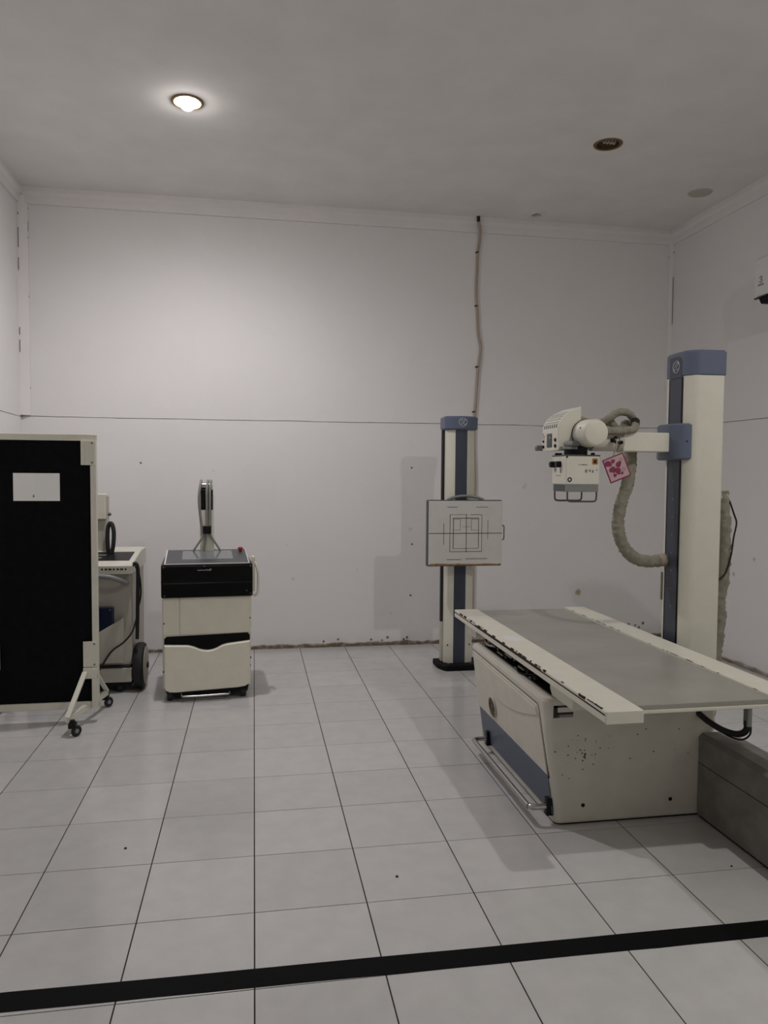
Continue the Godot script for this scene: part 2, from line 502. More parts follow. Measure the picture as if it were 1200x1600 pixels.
func build_room() -> void:
	# floor: grout slab and separate tiles
	var fl := MB.new()
	fl.bx(Vector3(X0 - 0.2, -0.12, ZB - 0.2), Vector3(X1 + 0.2, -0.0022, ZF + 0.2), 0.0)
	var floor_node := struct("floor", fl, M.grout)
	var gx := 0.0045
	var gz := 0.0036
	var shared := {}
	var rest := MB.new()
	var k0 := -7
	for k in range(k0, 14):
		var z0 := maxf(k * 0.4, ZB) + gz * 0.5
		var z1 := minf((k + 1) * 0.4, ZF) - gz * 0.5
		for i in range(-5, 10):
			var xa := maxf(i * 0.4, X0) + gx * 0.5
			var xb := minf((i + 1) * 0.4, X1) - gx * 0.5
			var size := Vector3(xb - xa, 0.01, z1 - z0)
			var c := Vector3((xa + xb) * 0.5, -0.005, (z0 + z1) * 0.5)
			if k >= 6:
				rest.box(c, size, 0.0008, 1)
				continue
			var key := "%.4f %.4f" % [size.x, size.z]
			if not shared.has(key):
				shared[key] = MB.new().box(Vector3.ZERO, size, 0.0008, 1).mesh()
			var o := MeshInstance3D.new()
			o.name = "tile"
			o.mesh = shared[key]
			o.position = c + Vector3(0, rng.randf_range(-0.0004, 0.0), 0)
			o.material_override = M.tiles[rng.randi() % 3]
			floor_node.add_child(o, true)
	part("tiles_behind", rest, M.tiles[0], floor_node, "", true)

	# back wall: lower coat stands a gap below the upper one
	var hole := Color8(58, 50, 44)
	var pale := Color8(170, 150, 118)
	var marks: Array = []
	for p in [[1.41, 1.607, 0.008], [1.416, 0.919, 0.008], [1.409, 0.453, 0.009], [2.588, 1.801, 0.006], [-0.94, 1.63, 0.008]]:
		marks.append([p[0] - X0, p[1], p[2], hole, 0.85])
	marks.append([3.026 - X0, 0.45, 0.028, pale, 0.8])
	for p in [[0.75, 0.07], [1.05, 0.06], [1.20, 0.075], [1.35, 0.055], [1.38, 0.07], [1.15, 0.05], [0.62, 0.055], [3.5, 0.11], [3.55, 0.13], [3.62, 0.12], [3.7, 0.14], [3.42, 0.15], [3.66, 0.1]]:
		marks.append([p[0] - X0, p[1], 0.008 + 0.006 * fposmod(p[0] * 7.0, 1.0), hole, 0.7])
	for k in 16:
		marks.append([rng.randf_range(1.4, 5.4), rng.randf_range(0.1, 1.7), rng.randf_range(0.006, 0.02), Color8(190, 180, 172), 0.3])
	var tb := wall_tex(1160, 810, Vector2(X1 - X0, 4.05), 3, marks, 1.0)
	var tr := wall_tex(800, 405, Vector2(8.03, 4.05), 23, [[3.0, 0.6, 0.02, pale, 0.25], [1.3, 0.9, 0.012, hole, 0.3], [1.5, 0.62, 0.012, hole, 0.3], [1.05, 0.75, 0.015, hole, 0.25], [1.6, 0.45, 0.012, hole, 0.25]], 0.8)
	M.wall_back = mk(Color.WHITE, 0.8, 0.0, 0.3); M.wall_back.albedo_texture = tb
	M.wall_side = mk(Color.WHITE, 0.8, 0.0, 0.3); M.wall_side.albedo_texture = tr
	var wob := FastNoiseLite.new(); wob.seed = 4; wob.frequency = 1.3; wob.fractal_octaves = 4
	for s in [["wall_back", "z", X0, X1, ZB, ZB - 0.02, ZB - 0.2, M.wall_back], ["wall_left", "x", ZB, ZF, X0, X0 - 0.02, X0 - 0.2, M.wall_side],
			["wall_right", "x", ZB, ZF, X1, X1 + 0.02, X1 + 0.2, M.wall_side]]:
		var mb := MB.new()
		mb.uvmode = 1 if s[1] == "z" else 2
		mb.uvrect = Rect2(s[2], 0, s[3] - s[2], 4.05)
		var lo := PackedVector2Array([Vector2(s[2], -0.12)])
		var hi := PackedVector2Array([Vector2(s[2], 4.05)])
		var n := 60
		for q in n + 1:
			var u: float = lerpf(s[2], s[3], float(q) / n)
			var y := 2.001 + 0.008 * wob.get_noise_2d(u * 0.6, 0.0)
			lo.append(Vector2(u, y + 0.0015 * wob.get_noise_2d(u * 5.0, 9.0)))
			hi.append(Vector2(u, y + 0.0055 + 0.003 * wob.get_noise_2d(u * 4.0, 40.0)))
		lo.append(Vector2(s[3], -0.12)); hi.append(Vector2(s[3], 4.05))
		mb.ext(lo, s[1], s[4], s[5], 0.0, 5.0)
		mb.ext(hi, s[1], s[4], s[5], 0.0, 5.0)
		if s[1] == "z":
			mb.bx(Vector3(s[2] - 0.2, -0.12, s[6]), Vector3(s[3] + 0.2, 4.05, s[5] + 0.001), 0.0)
		else:
			mb.bx(Vector3(s[5], -0.12, s[2]), Vector3(s[6], 4.05, s[3]), 0.0)
		struct(s[0], mb, s[7])
	var wf := MB.new()
	wf.bx(Vector3(X0 - 0.2, -0.12, ZF), Vector3(X1 + 0.2, 4.05, ZF + 0.2), 0.0)
	struct("wall_front", wf, M.trim)

	# ceiling with openings for the recessed lamps
	var cb := MB.new()
	cb.bx(Vector3(X0 - 0.2, 3.96, ZB - 0.2), Vector3(X1 + 0.2, 4.06, ZF + 0.2), 0.0)
	var holes := [[LAMPS[0].x, LAMPS[0].z, 0.088], [2.43, -0.80, 0.088], [2.463, -2.236, 0.045], [2.42, 3.0, 0.088]]
	var bands := [[-2.34, -2.13, [2]], [-0.95, -0.58, [0, 1]], [2.85, 3.15, [3]]]
	var zc := ZB
	for b in bands:
		sheet(cb, X0, X1, zc, b[0])
		var xc := X0
		for hi in b[2]:
			var h = holes[hi]
			sheet(cb, xc, h[0] - 0.12, b[0], b[1])
			holed(cb, h[0] - 0.12, h[0] + 0.12, b[0], b[1], h[0], h[1], h[2])
			xc = h[0] + 0.12
		sheet(cb, xc, X1, b[0], b[1])
		zc = b[1]
	sheet(cb, X0, X1, zc, ZF)
	struct("ceiling", cb, M.ceiling)

	# cornice boards
	var prof := [Vector2(0, 3.72), Vector2(0.018, 3.72), Vector2(0.022, 3.728), Vector2(0.022, 3.785), Vector2(0.034, 3.80), Vector2(0.042, 3.81), Vector2(0.042, CEIL), Vector2(0, CEIL)]
	var pb := PackedVector2Array(); var pl := PackedVector2Array(); var pr := PackedVector2Array()
	for p in prof:
		pb.append(Vector2(ZB + p.x, p.y)); pl.append(Vector2(X0 + p.x, p.y)); pr.append(Vector2(X1 - p.x, p.y))
	struct("trim_1", MB.new().ext(pb, "x", X0, X1), M.trim)
	struct("trim_2", MB.new().ext(pl, "z", ZB, ZF), M.trim)
	struct("trim_3", MB.new().ext(pr, "z", ZB, ZF), M.trim)
	# boxed corner strips, with cracked paint along their edges
	var dark := mk(Color8(72, 66, 62), 0.9)
	for s in [[4, X0, 1.0, 0.075], [5, X1, -1.0, 0.045]]:
		var x: float = s[1]; var d: float = s[2]; var w: float = s[3]
		var cs := struct("trim_%d" % s[0], MB.new().ext(PackedVector2Array([Vector2(x, ZB), Vector2(x + d * w, ZB), Vector2(x + d * w, ZB + 0.012), Vector2(x + d * 0.012, ZB + w * 0.6), Vector2(x, ZB + w * 0.6)]), "y", 2.012, 3.78, 0.0), M.trim)
		var ck := MB.new()
		var list := [[3.62, 3.64, 0], [3.58, 3.5, 1], [3.46, 3.44, 1], [3.52, 3.36, 0], [3.28, 3.18, 0], [2.98, 2.97, 1], [2.72, 2.66, 0], [2.62, 2.52, 0], [2.24, 2.23, 1], [3.69, 3.68, 1]] if d > 0 else [[3.42, 2.98, 0], [3.62, 3.6, 1], [3.66, 3.64, 0]]
		for c in list:
			var ex := x + d * (0.010 if c[2] == 0 else w)
			var ez := ZB + (w * 0.6 + 0.001 if c[2] == 0 else 0.010)
			ck.box(Vector3(ex, (c[0] + c[1]) * 0.5, ez), Vector3(0.0045, maxf(absf(c[0] - c[1]), 0.016), 0.004), 0.001)
		part("paint_crack", ck, dark, cs, "", true)

func sheet(mb: MB, xa: float, xb: float, za: float, zb: float) -> void:
	var n := Vector3.DOWN
	mb.quad(Vector3(xa, CEIL, za), Vector3(xb, CEIL, za), Vector3(xb, CEIL, zb), Vector3(xa, CEIL, zb), n, n, n, n)

func holed(mb: MB, xa: float, xb: float, za: float, zb: float, cx: float, cz: float, r: float) -> void:
	var n := Vector3.DOWN
	var seg := 32
	var rim: Array[Vector3] = []
	var out: Array[Vector3] = []
	for k in seg:
		var a := TAU * (k + 0.5) / seg
		var d := Vector2(cos(a), sin(a))
		rim.append(Vector3(cx + d.x * r, CEIL, cz + d.y * r))
		var t := INF
		if absf(d.x) > 1e-6: t = minf(t, ((xb - cx) if d.x > 0 else (xa - cx)) / d.x)
		if absf(d.y) > 1e-6: t = minf(t, ((zb - cz) if d.y > 0 else (za - cz)) / d.y)
		out.append(Vector3(cx + d.x * t, CEIL, cz + d.y * t))
	for k in seg:
		var j := (k + 1) % seg
		mb.quad(rim[k], rim[j], out[j], out[k], n, n, n, n)
		# corner left between two rays
		if absf(out[k].x - out[j].x) > 1e-5 and absf(out[k].z - out[j].z) > 1e-5:
			var c := Vector3(xb if out[k].x + out[j].x > 2 * cx else xa, CEIL, zb if out[k].z + out[j].z > 2 * cz else za)
			mb.tri(out[k], out[j], c, n, n, n)
		var up := Vector3(0, 0.11, 0)
		var ni := Vector3(cx, CEIL, cz) - rim[k]; var nj := Vector3(cx, CEIL, cz) - rim[j]
		mb.quad(rim[k], rim[j], rim[j] + up, rim[k] + up, ni.normalized(), nj.normalized(), nj.normalized(), ni.normalized())

# ---------------------------------------------------------------- x-ray table
func build_table() -> void:
	var t := thing("examination_table", "long flat examination table on a cream floor base, grey top between two cream rails", "table", Vector3(1.667, 0, 0.6))
	# base
	part("base", inw(t).loft([[0.009, 1.307, 2.027, 0.06, 1.141, 0.03], [0.018, 1.303, 2.03, 0.056, 1.145, 0.033], [0.555, 1.244, 2.09, 0.03, 1.150, 0.033], [0.569, 1.249, 2.085, 0.035, 1.145, 0.03], [0.575, 1.262, 2.072, 0.048, 1.132, 0.02]], 6), M.cream_dirty, t)
	part("base_shadow_gap", inw(t).loft([[0.0, 1.312, 2.02, 0.066, 1.136, 0.03], [0.0095, 1.312, 2.02, 0.066, 1.136, 0.03]], 6), M.black_matt, t)  # black strip painting the dark shadow line where the base meets the floor
	# left side: cover panel, embossed upper field, blue skirt
	var fr := Transform3D(t.transform.affine_inverse())
	var S := Vector3(-0.059, 0.555, 0).normalized()
	var N := Vector3(-S.y, S.x, 0)
	var side := Transform3D(Basis(Vector3(0, 0, 1), S, N), Vector3(1.303, 0, 0))
	var f2 := fr * side
	var b := MB.new(f2)
	b.ext(PackedVector2Array([Vector2(0.065, 0.525), Vector2(0.075, 0.535), Vector2(1.055, 0.522), Vector2(1.072, 0.505), Vector2(1.115, 0.222), Vector2(0.085, 0.222)]), "z", -0.004, 0.004, 0.002, 30.0)
	var pn := part("side_panel", b, M.cream_dirty, t)
	b = MB.new(f2)
	b.ext(PackedVector2Array([Vector2(0.052, 0.545), Vector2(1.066, 0.532), Vector2(1.082, 0.512), Vector2(1.128, 0.21), Vector2(1.124, 0.21), Vector2(1.078, 0.509), Vector2(1.062, 0.528), Vector2(0.052, 0.541)]), "z", -0.003, 0.0006, 0.0, 10.0)
	part("panel_seam", b, M.rust, pn)
	var lens := smooth2([Vector2(0.10, 0.522), Vector2(0.2, 0.45), Vector2(0.36, 0.39), Vector2(0.56, 0.375), Vector2(0.8, 0.405), Vector2(1.068, 0.475)], 5)
	lens.append(Vector2(1.052, 0.51))
	b = MB.new(f2).ext(lens, "z", 0.002, 0.009, 0.0045, 30.0)
	part("embossed_field", b, M.cream_dirty, pn)
	b = MB.new(f2).ext(PackedVector2Array([Vector2(0.105, 0.218), Vector2(1.12, 0.218), Vector2(1.134, 0.05), Vector2(0.128, 0.05)]), "z", -0.004, 0.002, 0.001, 10.0)
	part("skirt", b, M.skirt, t, "blue-grey lower skirt panel")
	# round badge on the side
	var bc := side * Vector3(0.385, 0.302, 0.008)
	part("badge_plate", inw(t).lathe(PackedVector2Array([Vector2(0, 0.004), Vector2(0.05, 0.004), Vector2(0.054, 0.0), Vector2(0.054, -0.006)]), bc, -N, 24), M.cream_dirty, t)
	badge(t, t, bc + N * 0.003, Vector3(0, 0, 1), S, 0.052, M.emblem)
	# kick rail
	var rl := MB.curve([Vector3(1.285, 0.078, 0.245), Vector3(1.225, 0.078, 0.245), Vector3(1.203, 0.078, 0.262), Vector3(1.198, 0.078, 0.30), Vector3(1.198, 0.078, 0.7), Vector3(1.198, 0.078, 1.06), Vector3(1.203, 0.078, 1.098), Vector3(1.225, 0.078, 1.115), Vector3(1.285, 0.078, 1.115)], 6)
	var kr := part("kick_rail", inw(t).tube(rl, 0.0125, 12), M.steel, t, "chrome kick rail")
	for z in [0.245, 1.115]:
		part("rail_bracket", inw(t).bx(Vector3(1.272, 0.04, z - 0.016), Vector3(1.305, 0.12, z + 0.016), 0.004), M.black, kr)
	# carriage under the top, its end blocks and the mechanism in the gap
	b = inw(t).bx(Vector3(1.36, 0.568, 0.02), Vector3(1.98, 0.668, 1.13), 0.004)
	b.bx(Vector3(1.30, 0.645, -0.2), Vector3(2.03, 0.662, 1.3), 0.003)
	part("carriage", b, M.black_matt, t)
	for e in [[[Vector2(1.10, 0.606), Vector2(1.125, 0.578), Vector2(1.34, 0.578), Vector2(1.34, 0.65), Vector2(1.10, 0.65)]], [[Vector2(-0.19, 0.575), Vector2(-0.05, 0.575), Vector2(-0.03, 0.60), Vector2(-0.03, 0.65), Vector2(-0.19, 0.65)]]]:
		part("end_block", inw(t).ext(PackedVector2Array(e[0]), "x", 1.288, 1.37, 0.005, 20.0), M.cream, t)
		part("end_block", inw(t).ext(PackedVector2Array(e[0]), "x", 1.965, 2.046, 0.005, 20.0), M.cream, t)
	part("well_shade", inw(t).bx(Vector3(1.292, 0.57, 0.085), Vector3(2.042, 0.5775, 1.105), 0.001), M.black_matt, t)  # flat black plate, its colour stands in for the shade of an open well
	b = inw(t)
	for q in [[0.14, 0.05, 0.60], [0.30, 0.07, 0.63], [0.42, 0.09, 0.615], [0.55, 0.10, 0.635], [0.66, 0.03, 0.60], [0.74, 0.08, 0.62], [0.86, 0.02, 0.605]]:
		b.box(Vector3(1.303, q[2] - 0.018, q[0]), Vector3(0.036, 0.010, q[1]), 0.003)
		b.box(Vector3(1.312, q[2] - 0.026, q[0] + q[1] * 0.4), Vector3(0.018, 0.022, 0.014), 0.003)
	part("mechanism", b, M.dull_steel, t)
	part("lock_lever", inw(t).tube(MB.curve([Vector3(1.34, 0.61, 0.10), Vector3(1.305, 0.605, 0.12), Vector3(1.285, 0.60, 0.20), Vector3(1.30, 0.60, 0.26), Vector3(1.34, 0.605, 0.29)], 5), 0.006, 8), M.steel, t)
	part("cable", inw(t).tube(MB.curve([Vector3(1.36, 0.60, 0.6), Vector3(1.30, 0.585, 0.66), Vector3(1.28, 0.579, 0.74), Vector3(1.31, 0.585, 0.80), Vector3(1.36, 0.6, 0.86)], 5), 0.005, 8), M.rubber, t)
	# table top and rails
	part("tabletop", inw(t).bx(Vector3(1.372, 0.672, -0.325), Vector3(1.974, 0.692, 1.655), 0.003), M.laminate, t)
	b = inw(t)
	b.bx(Vector3(1.374, 0.660, -0.315), Vector3(1.972, 0.6725, 1.662), 0.002)
	part("tabletop_edge", b, M.cream, t)
	for s in [-1.0, 1.0]:
		var xo: float = 1.238 if s < 0 else 2.098       # outer edge
		var xi: float = 1.383 if s < 0 else 1.963
		var zn := 1.735 if s < 0 else 1.70
		var sec := PackedVector2Array([Vector2(xi, 0.702), Vector2(xo - s * 0.004, 0.702), Vector2(xo, 0.698), Vector2(xo, 0.690), Vector2(xo - s * 0.006, 0.688), Vector2(xo - s * 0.006, 0.681), Vector2(xo, 0.679), Vector2(xo, 0.660), Vector2(xo - s * 0.003, 0.657), Vector2(xo - s * 0.03, 0.657), Vector2(xo - s * 0.03, 0.661), Vector2(xi, 0.661)])
		var ra := part("side_rail", inw(t).ext(sec, "z", -0.322, zn, 0.0015, 25.0), M.cream, t)
		part("rail_cap", inw(t).bx(Vector3(minf(xo, xi), 0.655, zn - 0.002), Vector3(maxf(xo, xi), 0.7025, zn + 0.008), 0.003), M.cream, ra)
		var ch := inw(t)
		var zz := -0.2
		while zz < 1.68:
			var l := rng.randf_range(0.01, 0.07)
			if rng.randf() < 0.78:
				var w := rng.randf_range(0.003, 0.010)
				var pl := PackedVector2Array()
				var nn := 7
				for k in nn:
					pl.append(Vector2(xo - s * (0.001 + (0.3 + 0.7 * rng.randf()) * w), zz + l * k / (nn - 1.0)) if s < 0 else Vector2(xi + (0.001 + (0.3 + 0.7 * rng.randf()) * w * 0.5), zz + l * k / (nn - 1.0)))
				pl.append(Vector2(xo if s < 0 else xi, zz + l)); pl.append(Vector2(xo if s < 0 else xi, zz))
				ch.ext(pl, "y", 0.7005, 0.7026, 0.0, 5.0)
				if s < 0 and rng.randf() < 0.7:
					ch.bx(Vector3(xo - 0.0006, 0.693, zz), Vector3(xo + 0.002, 0.7015, zz + l), 0.0)
			zz += l + rng.randf_range(0.004, 0.05 if s < 0 else 0.13)
		part("paint_chips", ch, M.rust, ra, "dark chipped paint along the edge", true)
	part("groove", inw(t).bx(Vector3(1.2425, 0.681, -0.31), Vector3(1.246, 0.6885, 1.72), 0.0), M.rust, t)
	part("worn_line", inw(t).bx(Vector3(1.2372, 0.6885, 0.12), Vector3(1.2405, 0.6965, 1.12), 0.0), M.rust, t, "long dark worn line on the outer edge")
	# a patch of peeling white label on the left rail
	part("sticker", inw(t).ext(PackedVector2Array([Vector2(1.262, 0.50), Vector2(1.300, 0.47), Vector2(1.352, 0.50), Vector2(1.362, 0.58), Vector2(1.33, 0.60), Vector2(1.28, 0.585)]), "y", 0.7015, 0.7032, 0.0005), M.white, t, "peeling white sticker on the rail")
	# end face: label, screws, specks
	var lb := inw(t)
	var zf := 1.1495
	lb.bx(Vector3(1.287, 0.486, zf - 0.004), Vector3(1.379, 0.540, zf), 0.0)
	var lab := part("label_plate", lb, M.grey, t)
	lb = inw(t)
	for r in [[1.287, 1.306, 0.486, 0.540], [1.287, 1.379, 0.531, 0.540], [1.303, 1.379, 0.499, 0.509], [1.309, 1.314, 0.486, 0.50]]:
		lb.bx(Vector3(r[0], r[2], zf - 0.001), Vector3(r[1], r[3], zf + 0.0012), 0.0)
	part("label_print", lb, M.print, lab)
	for p in [[1.435, 0.086], [1.855, 0.086]]:
		part("screw_hole", inw(t).cyl(Vector3(p[0], p[1], 1.138), Vector3(p[0], p[1], 1.1478), 0.009, 12, 0.001), M.black, t)
	lb = inw(t)
	for k in 46:
		var a := rng.randf() * TAU
		var d := absf(rng.randfn(0.0, 0.055))
		var c := Vector3(1.435 + cos(a) * d * 1.2, 0.315 + sin(a) * d, 1.1482)
		if k > 38: c = Vector3(rng.randf_range(1.58, 1.95), rng.randf_range(0.25, 0.42), 1.1482)
		lb.cyl(c - Vector3(0, 0, 0.006), c + Vector3(0, 0, 0.0012), rng.randf_range(0.0012, 0.0034), 6, 0.0003)
	part("rust_specks", lb, M.rust, t, "", true)
	# hanging cable and bracket at the right side
	part("cable_bracket", inw(t).bx(Vector3(2.075, 0.475, 1.33), Vector3(2.098, 0.658, 1.36), 0.003), M.grey, t)
	part("cable_hose", inw(t).tube(MB.curve([Vector3(2.086, 0.50, 1.345), Vector3(2.084, 0.455, 1.34), Vector3(2.065, 0.43, 1.31), Vector3(2.03, 0.432, 1.26), Vector3(1.995, 0.455, 1.2), Vector3(1.98, 0.478, 1.14)], 6), 0.014, 10), M.rubber, t)
	part("cable", inw(t).tube(MB.curve([Vector3(2.096, 0.49, 1.352), Vector3(2.096, 0.44, 1.35), Vector3(2.075, 0.408, 1.32), Vector3(2.04, 0.415, 1.27), Vector3(2.0, 0.45, 1.2)], 6), 0.004, 8), M.rubber, t)

# ---------------------------------------------------------------- x-ray tube stand
func build_tube_stand() -> void:
	var t := thing("xray_tube_stand", "tall cream column with blue cap holding an x-ray tube head on a side arm", "medical equipment", Vector3(2.266, 0, 0.571))
	# drawn at 1.06 times its size first, brought to size and place by this frame
	fit = Transform3D(Basis.from_scale(Vector3.ONE * 0.944), Vector3(0.0, 0.0863, 0.2360))
	var zc := 0.355
	# column section (x, z)
	var sec := func(g: float) -> PackedVector2Array:
		return PackedVector2Array([Vector2(2.30 - g, zc - 0.075), Vector2(2.30 - g, zc + 0.075), Vector2(2.303 - g, zc + 0.088), Vector2(2.33 - g * 0.7, zc + 0.118 + g * 0.4), Vector2(2.345, zc + 0.128 + g * 0.7), Vector2(2.365, zc + 0.137 + g), Vector2(2.495 + g, zc + 0.145 + g), Vector2(2.505 + g, zc + 0.135 + g), Vector2(2.505 + g, zc - 0.135 - g), Vector2(2.495 + g, zc - 0.145 - g), Vector2(2.365, zc - 0.137 - g), Vector2(2.345, zc - 0.128 - g * 0.7), Vector2(2.33 - g * 0.7, zc - 0.118 - g * 0.4), Vector2(2.303 - g, zc - 0.088)])
	part("column", inw(t).ext(sec.call(0.0), "y", -0.05, 2.10, 0.0, 40.0), M.cream, t)
	part("foot", inw(t).ext(sec.call(0.03), "y", -0.0914, -0.045, 0.006, 40.0), M.black_matt, t)
	var cap := part("cap", inw(t).ext(sec.call(0.006), "y", 2.083, 2.226, 0.012, 40.0), M.blue, t, "blue top cap")
	part("badge_plate", inw(t).ext(PackedVector2Array([Vector2(zc - 0.05, 2.083), Vector2(zc + 0.072, 2.083), Vector2(zc + 0.072, 2.165), Vector2(zc + 0.06, 2.19), Vector2(zc + 0.04, 2.2), Vector2(zc - 0.05, 2.2)]), "x", 2.2915, 2.296, 0.002, 30.0), M.navy, cap)
	badge(cap, t, Vector3(2.2905, 2.146, zc + 0.018), Vector3(0, 0, 1), Vector3.UP, 0.034, M.print_light)
	part("front_strip", inw(t).bx(Vector3(2.2955, -0.044, zc - 0.048), Vector3(2.304, 2.083, zc + 0.066), 0.001), M.navy, t, "dark blue strip down the column")
	for s in [zc - 0.054, zc + 0.070]:
		part("strip_groove", inw(t).bx(Vector3(2.2965, -0.044, s - 0.006), Vector3(2.304, 2.083, s + 0.006), 0.0), M.gloss_black, t)
	for k in 8:
		part("strip_rivet", inw(t).cyl(Vector3(2.297, 1.52 - k * 0.1, zc + 0.008), Vector3(2.2945, 1.52 - k * 0.1, zc + 0.008), 0.006, 10, 0.001), M.dull_steel, t)
	part("switch_plate", inw(t).bx(Vector3(2.292, 0.84, zc - 0.094), Vector3(2.31, 1.0, zc - 0.082), 0.003), M.sleeve, t)
	# carriage
	var cs := PackedVector2Array([Vector2(2.31, zc - 0.125), Vector2(2.27, zc - 0.115), Vector2(2.245, zc - 0.085), Vector2(2.238, zc - 0.05), Vector2(2.238, zc + 0.05), Vector2(2.245, zc + 0.085), Vector2(2.27, zc + 0.115), Vector2(2.31, zc + 0.125), Vector2(2.33, zc + 0.122), Vector2(2.33, zc - 0.122)])
	var ca := part("carriage", inw(t).ext(cs, "y", 1.635, 1.832, 0.009, 45.0), M.blue, t, "blue rounded carriage on the column")
	part("screw", inw(t).cyl(Vector3(2.30, 1.735, zc + 0.120), Vector3(2.303, 1.735, zc + 0.1265), 0.004, 10, 0.001), M.black, ca)
	# arm
	part("arm", inw(t).bx(Vector3(1.97, 1.677, zc - 0.052), Vector3(2.25, 1.783, zc + 0.052), 0.008, 2), M.cream, t)
	part("arm_flange", inw(t).cyl(Vector3(1.945, 1.733, zc), Vector3(1.978, 1.733, zc), 0.060, 28, 0.004), M.cream_old, t)
	part("knuckle", inw(t).cyl(Vector3(1.80, 1.735, zc), Vector3(1.945, 1.735, zc), 0.056, 24, 0.004), M.cream, t)
	# tube housing and its hood
	var hd := Vector3(1.76, 1.77, 0)
	var tube := part("tube_housing", inw(t).lathe(PackedVector2Array([Vector2(0, 0.17), Vector2(0.06, 0.17), Vector2(0.07, 0.18), Vector2(0.075, 0.2), Vector2(0.075, 0.4), Vector2(0.075, 0.43), Vector2(0.071, 0.436), Vector2(0.071, 0.506), Vector2(0.066, 0.517), Vector2(0.056, 0.521), Vector2(0, 0.522)]), hd, Vector3(0, 0, 1), 36, 50.0), M.cream, t)
	part("housing_ring", inw(t).torus(hd + Vector3(0, 0, 0.386), Vector3(0, 0, 1), 0.0745, 0.004, 36, 6), M.black, tube)
	part("screw", inw(t).cyl(hd + Vector3(-0.066, 0.026, 0.47), hd + Vector3(-0.0705, 0.028, 0.47), 0.004, 8, 0.001), M.black, tube)
	var hp := PackedVector2Array([Vector2(1.737, 1.735), Vector2(1.70, 1.702), Vector2(1.665, 1.682), Vector2(1.609, 1.682)])
	hp.append_array(smooth2([Vector2(1.607, 1.79), Vector2(1.613, 1.825), Vector2(1.634, 1.858), Vector2(1.662, 1.882), Vector2(1.695, 1.901), Vector2(1.737, 1.917)], 4))
	var hood := part("hood", inw(t).ext(hp, "z", 0.155, 0.382, 0.004, 30.0), M.cream, t, "cream hood with rows of vent holes and a display")
	# vent holes on the curved back of the hood
	var vh := inw(t)
	var row := smooth2([Vector2(1.6075, 1.805), Vector2(1.613, 1.825), Vector2(1.634, 1.858), Vector2(1.662, 1.882), Vector2(1.70, 1.903)], 8)
	for r in 7:
		var fi := 2 + r * 4
		var p := row[fi]
		var tg := (row[fi + 1] - row[fi - 1]).normalized()
		var nn := Vector3(-tg.y, tg.x, 0)
		for k in 7:
			var c := Vector3(p.x, p.y, 0.185 + k * 0.028)
			vh.cyl(c - nn * 0.004, c + nn * 0.0012, 0.0048, 8, 0.0004)
	part("vent_holes", vh, M.gloss_black, hood, "", true)
	part("display", inw(t).bx(Vector3(1.6045, 1.70, 0.228), Vector3(1.61, 1.775, 0.296), 0.002), M.dark_grey, hood, "dark display window")
	part("display_glint", inw(t).cyl(Vector3(1.606, 1.752, 0.272), Vector3(1.6036, 1.752, 0.272), 0.006, 10, 0.0005), M.print_light, hood)  # pale disc painted as a small reflection on the display
	for p in [[0.178, 1.735, 0.007], [0.178, 1.705, 0.009], [0.345, 1.738, 0.010], [0.345, 1.706, 0.010]]:
		part("button", inw(t).cyl(Vector3(1.610, p[1], p[0]), Vector3(1.6015, p[1], p[0]), p[2], 14, 0.002), M.black, hood)
	var mk_ := inw(t)
	for p in [[0.170, 1.775, 0.02, 0.004], [0.170, 1.763, 0.008, 0.006], [0.190, 1.763, 0.008, 0.006], [0.18, 1.752, 0.02, 0.003]]:
		mk_.box(Vector3(1.6066, p[1], p[0]), Vector3(0.002, p[3], p[2]), 0.0)
	part("panel_print", mk_, M.red, hood)
	# grips
	for g in [[Vector3(1.625, 1.712, 0.42), Vector3(1.712, 1.716, 0.42)], [Vector3(1.572, 1.70, 0.14), Vector3(1.63, 1.70, 0.14)]]:
		part("grip", inw(t).cyl(g[0], g[1], 0.0165, 16, 0.006), M.grey, t)
	part("grip_bar", inw(t).bx(Vector3(1.625, 1.684, 0.13), Vector3(1.70, 1.699, 0.43), 0.004), M.grey, t)
	# collar and collimator
	part("collar", inw(t).cyl(Vector3(1.715, 1.655, 0.368), Vector3(1.715, 1.70, 0.368), 0.062, 28, 0.003), M.black, t)
	for p in [[1.636, 0.30], [1.66, 0.29], [1.785, 0.43]]:
		part("lock_knob", inw(t).cyl(Vector3(p[0], 1.65, p[1]), Vector3(p[0], 1.668, p[1]), 0.011, 12, 0.003), M.black, t)
	var col := part("collimator", inw(t).bx(Vector3(1.621, 1.498, 0.275), Vector3(1.811, 1.652, 0.46), 0.005, 2), M.cream, t)
	part("top_plate", inw(t).bx(Vector3(1.619, 1.648, 0.273), Vector3(1.813, 1.656, 0.462), 0.002), M.dark_grey, col)
	part("lower_skirt", inw(t).bx(Vector3(1.625, 1.459, 0.28), Vector3(1.808, 1.4995, 0.456), 0.003), M.grey, col)
	part("skirt_window", inw(t).bx(Vector3(1.6235, 1.463, 0.295), Vector3(1.628, 1.496, 0.44), 0.001), M.dark_grey, col)
	for p in [0.305, 0.385]:
		part("dial", inw(t).lathe(PackedVector2Array([Vector2(0, 0.026), Vector2(0.014, 0.026), Vector2(0.0165, 0.022), Vector2(0.0175, 0.0), Vector2(0.0175, -0.003)]), Vector3(1.62, 1.605, p), Vector3(-1, 0, 0), 18), M.black, col)
	for p in [[0.31, 1.575, 0.006, 0.012], [0.39, 1.57, 0.01, 0.022], [0.325, 1.578, 0.005, 0.02], [0.36, 1.545, 0.07, 0.003]]:
		part("print", inw(t).box(Vector3(1.6205, p[1], p[0]), Vector3(0.002, p[3], p[2]), 0.0), M.grey, col)
